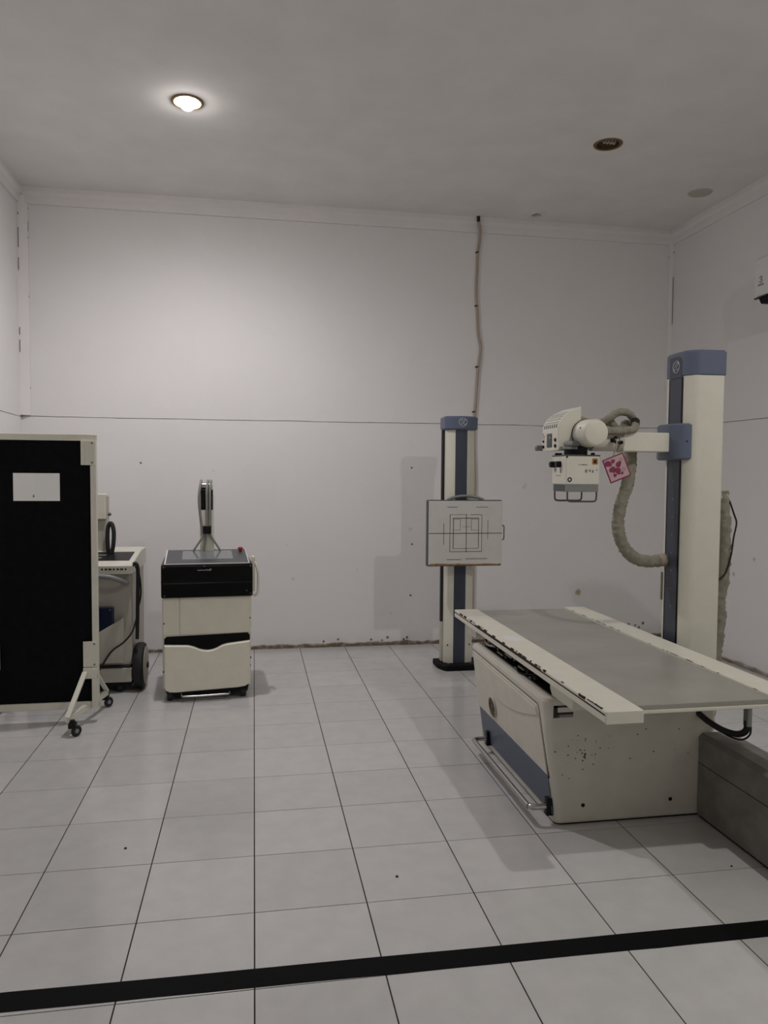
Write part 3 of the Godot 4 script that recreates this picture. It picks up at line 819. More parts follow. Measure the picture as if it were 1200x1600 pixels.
	for p in [[1.708, 1.603, 0.035, 0.003], [1.735, 1.57, 0.012, 0.016], [1.755, 1.572, 0.01, 0.012], [1.772, 1.568, 0.01, 0.014], [1.795, 1.575, 0.006, 0.008], [1.728, 1.603, 0.03, 0.004]]:
		part("print", inw(t).box(Vector3(p[0], p[1], 0.4603), Vector3(p[2], p[3], 0.0015), 0.0), M.grey, col)
	part("warning_label", inw(t).bx(Vector3(1.768, 1.605, 0.459), Vector3(1.80, 1.637, 0.4612), 0.0), M.orange, col)
	part("caution_mark", inw(t).box(Vector3(1.784, 1.62, 0.4612), Vector3(0.016, 0.018, 0.001), 0.0), M.rust, col)
	part("round_sticker", inw(t).bx(Vector3(1.627, 1.508, 0.459), Vector3(1.659, 1.54, 0.4612), 0.0), M.white, col)
	part("sticker_ring", inw(t).torus(Vector3(1.643, 1.524, 0.4612), Vector3(0, 0, 1), 0.0095, 0.0035, 20, 6), M.print, col)
	part("corner_screw", inw(t).cyl(Vector3(1.626, 1.643, 0.458), Vector3(1.626, 1.643, 0.463), 0.005, 10, 0.001), M.black, col)
	for g in [[0.288, 1.625, 1.79], [0.45, 1.628, 1.80]]:
		var z: float = g[0]; var a: float = g[1] + 0.008; var e: float = g[2]
		part("bottom_handle", inw(t).tube(MB.curve([Vector3(a, 1.465, z), Vector3(a, 1.43, z), Vector3(a + 0.004, 1.414, z), Vector3(a + 0.02, 1.408, z), Vector3((a + e) * 0.5, 1.408, z), Vector3(e - 0.02, 1.408, z), Vector3(e - 0.004, 1.414, z), Vector3(e, 1.43, z), Vector3(e, 1.465, z)], 5), 0.0048, 8), M.dark_grey, col)
	# locking knob on the knuckle
	var kn := inw(t)
	for a in 3:
		var d := Vector3(0, cos(a * TAU / 3.0 + 0.4), sin(a * TAU / 3.0 + 0.4))
		kn.cyl(Vector3(1.905, 1.737, 0.415), Vector3(1.905, 1.737, 0.44) + Vector3(d.z, d.y, 0.25) * 0.018, 0.009, 10, 0.003)
	kn.cyl(Vector3(1.905, 1.737, 0.40), Vector3(1.905, 1.737, 0.445), 0.013, 12, 0.003)
	kn.cyl(Vector3(1.948, 1.725, 0.40), Vector3(1.948, 1.725, 0.435), 0.010, 12, 0.003)
	part("clamp_knob", kn, M.black, t)
	# fabric cable sleeves
	var wn := FastNoiseLite.new(); wn.seed = 5; wn.frequency = 0.8
	part("cable_sleeve", inw(t).tube(MB.curve([Vector3(1.83, 1.788, 0.43), Vector3(1.90, 1.785, 0.43), Vector3(1.975, 1.79, 0.42), Vector3(2.03, 1.80, 0.41), Vector3(2.055, 1.832, 0.37)], 8), 0.021, 12, 0.3, wn), M.sleeve, t)
	part("sleeve_collar", inw(t).cyl(Vector3(1.822, 1.788, 0.43), Vector3(1.842, 1.788, 0.43), 0.024, 16, 0.003), M.black, t)
	part("sleeve_collar", inw(t).cyl(Vector3(2.05, 1.824, 0.38), Vector3(2.068, 1.848, 0.35), 0.024, 16, 0.003), M.rubber, t)
	part("cable_sleeve", inw(t).tube(MB.curve([Vector3(1.765, 1.842, 0.25), Vector3(1.80, 1.853, 0.25), Vector3(1.87, 1.832, 0.29), Vector3(1.93, 1.865, 0.325), Vector3(1.975, 1.895, 0.335), Vector3(2.03, 1.893, 0.33), Vector3(2.07, 1.865, 0.315), Vector3(2.08, 1.82, 0.29)], 8), 0.02, 12, 0.35, wn), M.sleeve, t)
	part("cable_sleeve", inw(t).tube(MB.curve([Vector3(1.84, 1.80, 0.25), Vector3(1.89, 1.825, 0.27), Vector3(1.945, 1.845, 0.29), Vector3(1.985, 1.81, 0.285), Vector3(2.02, 1.80, 0.275), Vector3(2.05, 1.84, 0.275), Vector3(2.07, 1.80, 0.275), Vector3(2.075, 1.74, 0.28)], 8), 0.022, 12, 0.35, wn), M.sleeve, t)
	part("tube_connector", inw(t).cyl(Vector3(1.742, 1.838, 0.25), Vector3(1.772, 1.845, 0.25), 0.02, 14, 0.003), M.black, t)
	part("cable_sleeve", inw(t).tube(MB.curve([Vector3(2.075, 1.80, 0.275), Vector3(2.077, 1.70, 0.285), Vector3(2.07, 1.60, 0.3), Vector3(2.052, 1.487, 0.3), Vector3(2.025, 1.41, 0.3), Vector3(2.008, 1.33, 0.3), Vector3(2.006, 1.25, 0.3), Vector3(2.03, 1.17, 0.3), Vector3(2.075, 1.11, 0.3), Vector3(2.135, 1.075, 0.3), Vector3(2.20, 1.064, 0.3), Vector3(2.285, 1.072, 0.3)], 9), 0.034, 14, 0.3, wn), M.sleeve, t, "long hanging fabric sleeve")
	part("sleeve_clamp", inw(t).cyl(Vector3(2.255, 1.070, 0.3), Vector3(2.305, 1.073, 0.3), 0.036, 16, 0.003), M.conduit, t)
	# sleeve and thin cable behind the column
	part("sleeve_hanger", inw(t).bx(Vector3(2.5, 1.42, 0.27), Vector3(2.66, 1.46, 0.33), 0.004), M.cream_old, t)
	part("cable_sleeve", inw(t).tube(MB.curve([Vector3(2.635, 1.46, 0.3), Vector3(2.65, 1.36, 0.3), Vector3(2.66, 1.22, 0.3), Vector3(2.665, 1.08, 0.3), Vector3(2.655, 0.94, 0.3), Vector3(2.64, 0.84, 0.3), Vector3(2.645, 0.74, 0.3), Vector3(2.635, 0.62, 0.3), Vector3(2.62, 0.5, 0.3), Vector3(2.61, 0.38, 0.3), Vector3(2.6, 0.2, 0.3), Vector3(2.57, 0.06, 0.3), Vector3(2.5, 0.03, 0.3)], 8), 0.036, 12, 0.4, wn), M.sleeve, t)
	part("cable", inw(t).tube(MB.curve([Vector3(2.68, 1.41, 0.31), Vector3(2.712, 1.33, 0.31), Vector3(2.722, 1.28, 0.32), Vector3(2.70, 1.2, 0.33), Vector3(2.68, 1.1, 0.34), Vector3(2.65, 1.0, 0.34), Vector3(2.61, 0.96, 0.335)], 6), 0.005, 8), M.rubber, t)

	# pouch hanging from the knob
	var c := Vector3(1.900, 1.588, 0.475)
	var h := thing("hanging_pouch", "small pink patterned pouch with dark red border hanging by a cord below the arm", "pouch", fit * c)
	var bs := Basis(Vector3(0, 0, 1), deg_to_rad(23.0)) * Basis(Vector3(0, 1, 0), deg_to_rad(-8.0))
	var fx := Transform3D(bs.scaled(Vector3.ONE * 0.944), Vector3.ZERO)
	part("pouch", MB.new(fx).box(Vector3.ZERO, Vector3(0.112, 0.128, 0.006), 0.0028, 2), M.tag_cloth, h)
	var rm := MB.new(fx)
	for q in [[Vector3(0, 0.063, 0), Vector3(0.116, 0.006, 0.009)], [Vector3(0, -0.063, 0), Vector3(0.116, 0.008, 0.009)], [Vector3(0.056, 0, 0), Vector3(0.006, 0.13, 0.009)], [Vector3(-0.056, 0, 0), Vector3(0.006, 0.13, 0.009)]]:
		rm.box(q[0], q[1], 0.002)
	part("border", rm, M.tag_rim, h)
	for q in [[-0.034, 0.036, 0.022], [-0.006, 0.042, 0.014], [0.014, 0.016, 0.02], [-0.026, 0.0, 0.02], [0.0, -0.018, 0.022], [-0.022, -0.034, 0.012], [0.018, -0.036, 0.009]]:
		var pl := PackedVector2Array()
		for k in 9:
			var a := TAU * k / 9.0
			pl.append(Vector2(q[0], q[1]) + Vector2(cos(a), sin(a)) * q[2] * rng.randf_range(0.6, 1.1))
		part("print_patch", MB.new(fx).ext(pl, "z", 0.0025, 0.0034, 0.0, 60.0), M.tag_rim, h)
	for q in [[0.03, -0.02, 0.014], [0.034, 0.035, 0.012], [-0.005, 0.008, 0.010]]:
		var pl := PackedVector2Array()
		for k in 9:
			var a := TAU * k / 9.0
			pl.append(Vector2(q[0], q[1]) + Vector2(cos(a), sin(a)) * q[2] * rng.randf_range(0.7, 1.1))
		part("pale_patch", MB.new(fx).ext(pl, "z", 0.0025, 0.0032, 0.0, 60.0), M.conduit, h)
	part("cord", inw(h).tube(MB.curve([Vector3(1.895, 1.742, 0.468), Vector3(1.898, 1.72, 0.474), Vector3(1.89, 1.68, 0.476), Vector3(1.877, 1.648, 0.476)], 5), 0.004, 6), M.conduit, h)
	fit = Transform3D()

# ---------------------------------------------------------------- chest stand
func build_chest_stand() -> void:
	var t := thing("chest_stand", "slim cream and blue wall stand with a square grey panel marked with a cross-hair", "medical equipment", Vector3(1.62, 0, -1.65))
	var cx := 1.609
	var arc := func(w: float, zb: float, zf: float, sg: float) -> PackedVector2Array:
		var p := PackedVector2Array([Vector2(cx - w, zb), Vector2(cx - w, zf - sg)])
		for k in range(1, 12):
			var u := -1.0 + 2.0 * k / 12.0
			p.append(Vector2(cx + u * w, zf - sg * u * u))
		p.append(Vector2(cx + w, zf - sg)); p.append(Vector2(cx + w, zb))
		return p
	part("column", inw(t).ext(arc.call(0.115, -1.665, -1.53, 0.04), "y", 0.045, 1.915, 0.0, 30.0), M.cream, t)
	part("front_strip", inw(t).ext(PackedVector2Array([Vector2(cx - 0.048, -1.58), Vector2(cx - 0.048, -1.536), Vector2(cx, -1.527), Vector2(cx + 0.048, -1.536), Vector2(cx + 0.048, -1.58)]), "y", 0.047, 1.915, 0.0, 30.0), M.navy, t, "dark blue strip down the column")
	var cap := part("cap", inw(t).ext(arc.call(0.134, -1.685, -1.505, 0.045), "y", 1.8985, 2.0065, 0.012, 40.0), M.blue, t, "blue top cap")
	badge(cap, t, Vector3(cx + 0.003, 1.958, -1.504), Vector3.RIGHT, Vector3.UP, 0.034, M.print_light)
	part("side_channel", inw(t).bx(Vector3(cx - 0.133, 0.3688, -1.655), Vector3(cx - 0.115, 1.899, -1.61), 0.002), M.rubber, t, "black channel along the left edge")
	part("side_bracket", inw(t).bx(Vector3(cx - 0.131, 0.05, -1.66), Vector3(cx - 0.114, 0.3688, -1.60), 0.002), M.cream_old, t)
	part("side_line", inw(t).bx(Vector3(cx + 0.1145, 0.06, -1.62), Vector3(cx + 0.119, 1.899, -1.61), 0.0), M.rust, t)
	part("base_plate", inw(t).ext(PackedVector2Array([Vector2(1.44, -1.72), Vector2(1.44, -1.58), Vector2(1.447, -1.555), Vector2(1.472, -1.49), Vector2(1.497, -1.468), Vector2(1.735, -1.468), Vector2(1.76, -1.49), Vector2(1.785, -1.555), Vector2(1.792, -1.58), Vector2(1.792, -1.72)]), "y", 0.0, 0.047, 0.006, 30.0), M.black_matt, t)
	for x in [cx - 0.09, cx + 0.09]:
		part("bolt", inw(t).cyl(Vector3(x, 0.045, -1.515), Vector3(x, 0.056, -1.515), 0.011, 6, 0.002), M.dull_steel, t)
	for p in [[cx - 0.09, 0.19], [cx + 0.09, 0.19]]:
		part("screw", inw(t).cyl(Vector3(p[0], p[1], -1.58), Vector3(p[0], p[1], -1.550), 0.006, 10, 0.001), M.rust, t)
	# cassette panel
	var b0 := Vector3(1.3136, 0.8382, -1.475)
	var b1 := Vector3(1.9108, 1.3523, -1.412)
	part("carrier", inw(t).bx(Vector3(cx - 0.10, 0.9205, -1.575), Vector3(cx + 0.10, 1.2884, -1.47), 0.005), M.navy, t)
	var bk := part("cassette_panel", inw(t).bx(b0, b1, 0.01, 2), M.dark_grey, t, "dark edged square panel housing")
	part("front_plate", inw(t).bx(Vector3(1.3213, 0.8489, -1.42), Vector3(1.9099, 1.3445, -1.408), 0.003), M.grey_panel, bk)
	var g := inw(t)
	var zf := -1.4078
	# printed lines: [x0, y0, x1, y1, thickness] in fractions of the plate
	var L := [[0.0, 0.495, 1.0, 0.495, 0.005], [0.508, 0.20, 0.508, 0.80, 0.0045],
		[0.285, 0.205, 0.285, 0.79, 0.004], [0.722, 0.205, 0.722, 0.79, 0.003], [0.285, 0.205, 0.722, 0.205, 0.004], [0.285, 0.79, 0.50, 0.79, 0.0025], [0.56, 0.79, 0.722, 0.79, 0.003],
		[0.33, 0.255, 0.33, 0.735, 0.005], [0.677, 0.27, 0.677, 0.735, 0.004], [0.33, 0.255, 0.677, 0.255, 0.003], [0.33, 0.735, 0.677, 0.735, 0.005],
		[0.25, 0.08, 0.44, 0.08, 0.004], [0.505, 0.09, 0.80, 0.09, 0.004], [0.25, 0.91, 0.38, 0.91, 0.0035], [0.645, 0.91, 0.80, 0.91, 0.0035],
		[0.20, 0.32, 0.20, 0.65, 0.0035], [0.805, 0.40, 0.805, 0.70, 0.003], [0.425, 0.545, 0.425, 0.715, 0.0025], [0.575, 0.545, 0.575, 0.715, 0.0025], [0.335, 0.715, 0.425, 0.715, 0.002], [0.575, 0.715, 0.67, 0.715, 0.002], [0.335, 0.545, 0.425, 0.545, 0.002], [0.575, 0.545, 0.67, 0.545, 0.002], [0.46, 0.60, 0.56, 0.60, 0.002]]
	for l in L:
		var xa: float = lerpf(1.3242, 1.907, l[0]); var xb: float = lerpf(1.3242, 1.907, l[2])
		var ya: float = lerpf(0.8518, 1.3416, l[1]); var yb: float = lerpf(0.8518, 1.3416, l[3])
		var h: float = l[4] * 0.5
		g.bx(Vector3(xa - h, ya - h, zf - 0.001), Vector3(xb + h, yb + h, zf + 0.0004), 0.0)
	part("alignment_marks", g, M.print, bk)
	var wn := FastNoiseLite.new(); wn.seed = 3; wn.frequency = 6.0
	var we := PackedVector2Array([Vector2(1.3281, 0.845)])
	for k in 30:
		var u := lerpf(1.3281, 1.9031, k / 29.0)
		we.append(Vector2(u, 0.8537 + (0.009 if u < 1.5682 else 0.003) * (0.6 + wn.get_noise_1d(u))))
	we.append(Vector2(1.9031, 0.845))
	part("worn_edge", inw(t).ext(we, "z", -1.413, -1.4072, 0.0), M.tan, bk, "worn brown bottom edge")
	part("top_grip", inw(t).tube(MB.curve([Vector3(1.4859, 1.3513, -1.465), Vector3(1.5294, 1.3677, -1.475), Vector3(1.5972, 1.3794, -1.485), Vector3(1.665, 1.3794, -1.485), Vector3(1.7327, 1.3677, -1.475), Vector3(1.7763, 1.3513, -1.465)], 6), 0.012, 10), M.grey, bk, "curved grey grip on top")
	part("side_handle", inw(t).tube(MB.curve([Vector3(1.9021, 1.1509, -1.44), Vector3(1.9263, 1.1509, -1.44), Vector3(1.936, 1.1412, -1.44), Vector3(1.936, 1.0948, -1.44), Vector3(1.936, 1.0512, -1.44), Vector3(1.9263, 1.0406, -1.44), Vector3(1.9021, 1.0406, -1.44)], 5), 0.0055, 8), M.grey, bk)

# ---------------------------------------------------------------- mobile unit in the middle
func build_generator() -> void:
	var t := thing("mobile_console", "cream wheeled console unit with glossy black front and cables on a mast", "medical equipment", Vector3(-0.312, 0, -0.995), deg_to_rad(4.0))
	# everything below is in the unit's own frame: front at z = 0, facing +z
	var b := MB.new()
	b.loft([[0.035, -0.27, 0.27, -0.44, -0.005, 0.04], [0.085, -0.285, 0.28, -0.45, 0.008, 0.045], [0.1, -0.285, 0.28, -0.45, 0.008, 0.045]])
	part("base", b, M.black_matt, t)
	for p in [[-0.25, -0.03], [0.24, -0.03], [-0.25, -0.40], [0.24, -0.40]]:
		part("wheel", MB.new().cyl(Vector3(p[0] - 0.018, 0.035, p[1]), Vector3(p[0] + 0.018, 0.035, p[1]), 0.035, 18, 0.005), M.rubber, t)
	part("body", MB.new().loft([[0.085, -0.297, 0.29, -0.46, -0.015, 0.02], [0.70, -0.297, 0.297, -0.46, -0.015, 0.02]]), M.cream_bright, t)
	# lower drawer front with a dipped top edge
	var top := PackedVector2Array([Vector2(-0.285, 0.388)])
	top.append_array(smooth2([Vector2(-0.13, 0.380), Vector2(-0.09, 0.368), Vector2(-0.05, 0.35), Vector2(0.0, 0.341), Vector2(0.05, 0.35), Vector2(0.095, 0.372), Vector2(0.135, 0.382)], 3))
	top.append(Vector2(0.284, 0.397))
	var poly := PackedVector2Array([Vector2(0.285, 0.125), Vector2(0.275, 0.1), Vector2(0.25, 0.085), Vector2(0.2, 0.078), Vector2(-0.21, 0.066), Vector2(-0.25, 0.069), Vector2(-0.275, 0.082), Vector2(-0.285, 0.105)])
	var front := top.duplicate(); front.append_array(poly)
	part("drawer_front", MB.new().ext(front, "z", -0.03, 0.03, 0.006, 40.0), M.cream_bright, t)
	part("drawer_recess", MB.new().ext(PackedVector2Array([Vector2(-0.285, 0.33), Vector2(-0.285, 0.425), Vector2(-0.27, 0.44), Vector2(0.27, 0.447), Vector2(0.284, 0.432), Vector2(0.284, 0.33)]), "z", -0.03, -0.006, 0.004, 40.0), M.gloss_black, t)
	# middle panel with a seam and a shallow raised field
	part("panel", MB.new().bx(Vector3(-0.182, 0.45, -0.03), Vector3(0.292, 0.705, -0.009), 0.003), M.cream_bright, t)
	part("panel", MB.new().bx(Vector3(-0.292, 0.45, -0.03), Vector3(-0.186, 0.705, -0.009), 0.003), M.cream_bright, t)
	for p in [[-0.286, 0.53, -0.011], [0.286, 0.55, -0.011], [0.292, 0.27, -0.02], [-0.292, 0.2, -0.02], [0.288, 0.215, -0.02]]:
		part("screw", MB.new().cyl(Vector3(p[0], p[1], p[2] - 0.004), Vector3(p[0], p[1], p[2] + 0.004), 0.005, 10, 0.001), M.rust, t)
	# black control head
	var hp := PackedVector2Array([Vector2(-0.45, 0.705), Vector2(0.012, 0.705), Vector2(0.02, 0.712), Vector2(0.024, 0.80), Vector2(0.034, 0.812), Vector2(0.034, 0.822), Vector2(0.026, 0.834), Vector2(0.018, 0.915), Vector2(0.008, 0.928), Vector2(-0.03, 0.934), Vector2(-0.45, 0.934)])
	part("control_head", MB.new().ext(hp, "x", -0.302, 0.302, 0.008, 30.0), M.gloss_black, t, "glossy black front with a grip ledge")
	for e in [[0.022, 0.012], [-0.025, 0.006]]:
		pass
	var tp := PackedVector2Array([Vector2(-0.46, 0.93), Vector2(0.012, 0.93), Vector2(0.012, 0.937), Vector2(-0.44, 0.985), Vector2(-0.46, 0.985)])
	part("top_shell", MB.new().ext(tp, "x", -0.282, 0.282, 0.002, 20.0), M.white, t)
	var sl := Transform3D(Basis(Vector3(1, 0, 0), atan2(0.048, 0.452)), Vector3(0, 0.937, 0.012))
	var tpl := part("top_panel", MB.new(sl).bx(Vector3(-0.272, -0.004, -0.445), Vector3(0.274, 0.003, -0.004), 0.002), M.dark_grey, t, "sloping dark top panel")
	part("screen", MB.new(sl).bx(Vector3(-0.168, 0.0, -0.395), Vector3(0.176, 0.0045, -0.11), 0.001), M.screen, tpl, "grey glass display set in the top")
	part("stop_button", MB.new(sl).lathe(PackedVector2Array([Vector2(0, 0.034), Vector2(0.014, 0.033), Vector2(0.019, 0.027), Vector2(0.019, 0.016), Vector2(0.012, 0.014), Vector2(0.012, 0)]), Vector3(0.238, 0, -0.36), Vector3.UP, 18), M.red, t, "red stop button")
	# pale scribbled lettering and corner studs on the black front
	var s := MB.new()
	var zz := 0.0195
	for q in [[[-0.065, 0.892], [-0.05, 0.889], [-0.035, 0.892], [-0.02, 0.888], [-0.01, 0.893], [0.0, 0.89]], [[0.0, 0.886], [0.006, 0.893], [0.010, 0.888], [0.02, 0.9], [0.018, 0.884], [0.026, 0.9]]]:
		var pts: Array = []
		for p in q: pts.append(Vector3(p[0], p[1], zz + 0.0012))
		s.tube(MB.curve(pts, 3), 0.0013, 5)
	part("lettering", s, M.print_light, t)
	for p in [[-0.285, 0.912], [-0.02, 0.916], [0.288, 0.912], [-0.28, 0.72], [0.288, 0.725], [0.262, 0.745]]:
		part("stud", MB.new().cyl(Vector3(p[0], p[1], 0.012), Vector3(p[0], p[1], 0.0245), 0.0042, 10, 0.001), M.dull_steel, t)
	part("foot_bar", MB.new().tube(MB.curve([Vector3(-0.175, 0.055, 0.0), Vector3(-0.17, 0.042, 0.035), Vector3(-0.14, 0.04, 0.045), Vector3(0.0, 0.04, 0.045), Vector3(0.11, 0.042, 0.045), Vector3(0.14, 0.043, 0.038), Vector3(0.148, 0.056, 0.0)], 5), 0.007, 8), M.steel, t, "chrome foot bar")
	# handset on the right side
	part("handset", MB.new().bx(Vector3(0.30, 0.72, -0.11), Vector3(0.325, 0.97, -0.07), 0.008, 2), M.cream_bright, t)
	part("handset_cord", MB.new().tube(MB.curve([Vector3(0.322, 0.93, -0.08), Vector3(0.335, 0.90, -0.07), Vector3(0.345, 0.85, -0.06), Vector3(0.345, 0.76, -0.06), Vector3(0.338, 0.71, -0.06), Vector3(0.322, 0.695, -0.06), Vector3(0.30, 0.71, -0.06)], 6), 0.009, 8), M.cream_bright, t)
	# mast with cables looped over it
	var mz := -0.40
	part("mast", MB.new().bx(Vector3(-0.047, 0.93, mz - 0.05), Vector3(0.052, 1.40, mz + 0.03), 0.008, 2), M.cream_bright, t)
	for x in [-0.043, 0.041]:
		part("mast_cheek", MB.new().bx(Vector3(x - 0.006, 1.25, mz - 0.045), Vector3(x + 0.006, 1.47, mz + 0.028), 0.004), M.cream_bright, t)
	part("mast_slot", MB.new().bx(Vector3(-0.04, 1.28, mz - 0.04), Vector3(0.045, 1.425, mz + 0.0315), 0.002), M.black_matt, t)
	part("pulley", MB.new().cyl(Vector3(-0.036, 1.452, mz - 0.005), Vector3(0.036, 1.452, mz - 0.005), 0.026, 20, 0.003), M.steel, t)
	for x in [-0.045, 0.002, 0.024]:
		var w: float = -0.008 if x < 0 else 0.0
		part("cable", MB.new().tube(MB.curve([Vector3(x * 0.6, 1.10, mz + 0.042), Vector3(x * 0.9, 1.20, mz + 0.043), Vector3(x + w, 1.34, mz + 0.048), Vector3(x + w * 0.5, 1.42, mz + 0.046), Vector3(x + 0.006, 1.478, mz + 0.02), Vector3(x + 0.008, 1.49, mz - 0.01), Vector3(x + 0.008, 1.46, mz - 0.05), Vector3(x, 1.3, mz - 0.065)], 6), 0.0095, 9), M.hose_grey, t)
	part("cable_clamp", MB.new().bx(Vector3(-0.026, 1.108, mz + 0.028), Vector3(0.032, 1.165, mz + 0.062), 0.004), M.black, t)
	for s2 in [[-0.01, -0.09], [0.0, -0.02], [0.016, 0.092]]:
		part("cable", MB.new().tube(MB.curve([Vector3(s2[0], 1.12, mz + 0.045), Vector3(lerpf(s2[0], s2[1], 0.35), 1.07, mz + 0.045), Vector3(s2[1], 0.99, mz + 0.04), Vector3(s2[1] * 1.05, 0.965, mz + 0.03)], 5), 0.0075, 8), M.hose_grey, t)

# ---------------------------------------------------------------- old mobile unit behind the screen
func build_old_unit() -> void:
	var t := thing("old_mobile_unit", "older cream wheeled x-ray unit half hidden behind the black screen", "medical equipment", Vector3(-1.15, 0, -1.5))
	part("base", inw(t).bx(Vector3(-1.46, 0.05, -1.85), Vector3(-0.85, 0.085, -1.23), 0.01), M.black_matt, t)
	part("plinth", inw(t).bx(Vector3(-1.46, 0.075, -1.85), Vector3(-0.846, 0.178, -1.225), 0.01), M.cream_old, t)
	part("seam", inw(t).bx(Vector3(-1.45, 0.174, -1.84), Vector3(-0.852, 0.19, -1.232), 0.0), M.rubber, t)
	part("body", inw(t).bx(Vector3(-1.46, 0.186, -1.85), Vector3(-0.846, 0.86, -1.26), 0.015, 2), M.cream_old, t)
	# front bin with a sloping side top
	part("front_bin", inw(t).ext(PackedVector2Array([Vector2(-1.44, 0.22), Vector2(-0.895, 0.22), Vector2(-0.895, 0.535), Vector2(-1.09, 0.42), Vector2(-1.44, 0.40)]), "z", -1.212, -1.20, 0.003, 20.0), M.cream_old, t)
	for x in [-1.43, -0.907]:
		part("bin_side", inw(t).bx(Vector3(x - 0.006, 0.225, -1.262), Vector3(x + 0.006, 0.40 if x < -1.0 else 0.525, -1.205), 0.002), M.cream_old, t)
	part("bin_floor", inw(t).bx(Vector3(-1.435, 0.222, -1.262), Vector3(-0.9, 0.232, -1.205), 0.002), M.cream_old, t)
	# console
	var con := PackedVector2Array([Vector2(-1.19, 0.845), Vector2(-1.185, 0.90), Vector2(-1.20, 0.912), Vector2(-1.62, 0.968), Vector2(-1.86, 0.97), Vector2(-1.86, 0.84), Vector2(-1.25, 0.84)])
	var cn := part("console", inw(t).ext(con, "x", -1.47, -0.832, 0.006, 25.0), M.cream, t)
	var ang := atan2(0.056, 0.42)
	var sl := Transform3D(Basis(Vector3(1, 0, 0), ang), Vector3(0, 0.912, -1.20))
	part("control_strip", MB.new(t.transform.affine_inverse() * sl).bx(Vector3(-1.42, -0.004, -0.36), Vector3(-0.868, 0.0025, -0.10), 0.001), M.black, cn, "black control strip")
	part("strip_print", MB.new(t.transform.affine_inverse() * sl).bx(Vector3(-1.13, 0.002, -0.19), Vector3(-1.07, 0.0032, -0.17), 0.0).bx(Vector3(-1.12, 0.002, -0.27), Vector3(-1.05, 0.0032, -0.255), 0.0), M.print_light, cn)
	var pr := inw(t)
	for k in 7:
		pr.box(Vector3(-1.03 + k * 0.026, 0.878, -1.1865), Vector3(0.012 + 0.004 * (k % 3), 0.012, 0.004), 0.0)
	part("console_print", pr, M.print, cn)
	# grey push handle
	part("push_handle", inw(t).tube(MB.curve([Vector3(-1.42, 0.83, -1.20), Vector3(-1.38, 0.84, -1.13), Vector3(-1.2, 0.842, -1.11), Vector3(-1.0, 0.838, -1.11), Vector3(-0.92, 0.815, -1.13), Vector3(-0.882, 0.785, -1.18), Vector3(-0.878, 0.77, -1.28)], 6), 0.017, 10), M.grey, t, "curved grey push handle")
	# column
	part("column", inw(t).bx(Vector3(-1.25, 0.93, -1.68), Vector3(-1.067, 1.375, -1.60), 0.008, 2), M.cream_old, t)
	part("column_head", inw(t).bx(Vector3(-1.25, 1.20, -1.69), Vector3(-1.075, 1.388, -1.57), 0.008, 2), M.cream, t)
	part("knob", inw(t).cyl(Vector3(-1.07, 1.235, -1.63), Vector3(-1.045, 1.235, -1.63), 0.012, 12, 0.003), M.dull_steel, t)
	part("cable_loop", inw(t).tube(MB.curve([Vector3(-1.05, 0.94, -1.55), Vector3(-1.057, 1.02, -1.55), Vector3(-1.058, 1.12, -1.56), Vector3(-1.045, 1.168, -1.56), Vector3(-1.025, 1.165, -1.55), Vector3(-1.012, 1.11, -1.54), Vector3(-1.014, 1.02, -1.53), Vector3(-1.03, 0.94, -1.53)], 6), 0.015, 10), M.rubber, t, "black cable loop beside the column")
	# wheels
	for x in [-0.805, -1.50]:
		var w := part("wheel", inw(t).lathe(PackedVector2Array([Vector2(0.09, -0.034), Vector2(0.14, -0.036), Vector2(0.156, -0.03), Vector2(0.163, -0.015), Vector2(0.163, 0.015), Vector2(0.156, 0.03), Vector2(0.14, 0.036), Vector2(0.09, 0.034)]), Vector3(x, 0.163, -1.36), Vector3(1, 0, 0), 32), M.rubber, t)
		part("hub", inw(t).lathe(PackedVector2Array([Vector2(0, -0.03), Vector2(0.135, -0.03), Vector2(0.138, 0.0), Vector2(0.135, 0.039), Vector2(0.10, 0.043), Vector2(0.03, 0.046), Vector2(0, 0.046)]), Vector3(x, 0.163, -1.36), Vector3(1 if x > -1 else -1, 0, 0), 28), M.cream_old, w)
		part("axle_cap", inw(t).cyl(Vector3(x + (0.04 if x > -1 else -0.04), 0.163, -1.36), Vector3(x + (0.056 if x > -1 else -0.056), 0.163, -1.36), 0.022, 14, 0.003), M.black, w)
	for x in [-0.93, -1.38]:
		part("front_caster", inw(t).cyl(Vector3(x - 0.02, 0.04, -1.28), Vector3(x + 0.02, 0.04, -1.28), 0.04, 18, 0.006), M.rubber, t)
	# cables at the right
	part("cable", inw(t).tube(MB.curve([Vector3(-0.835, 0.90, -1.24), Vector3(-0.812, 0.91, -1.235), Vector3(-0.80, 0.86, -1.235), Vector3(-0.802, 0.7, -1.235), Vector3(-0.806, 0.5, -1.235), Vector3(-0.808, 0.40, -1.235), Vector3(-0.81, 0.38, -1.235)], 6), 0.013, 9, 0.12, FastNoiseLite.new()), M.rubber, t)
	part("cable", inw(t).tube(MB.curve([Vector3(-0.82, 0.89, -1.25), Vector3(-0.795, 0.84, -1.25), Vector3(-0.785, 0.76, -1.25), Vector3(-0.785, 0.68, -1.25), Vector3(-0.80, 0.6, -1.24)], 6), 0.006, 8), M.rubber, t)
	part("cable", inw(t).tube(MB.curve([Vector3(-0.812, 0.52, -1.22), Vector3(-0.835, 0.44, -1.19), Vector3(-0.89, 0.37, -1.185), Vector3(-0.97, 0.31, -1.185), Vector3(-1.03, 0.22, -1.185), Vector3(-1.08, 0.14, -1.185), Vector3(-1.12, 0.1, -1.2)], 6), 0.006, 8), M.rubber, t)
	var cs := thing("dark_case", "dark blue glossy case leaning in the front bin of the old cream unit", "case", Vector3(-1.14, 0.24, -1.235))
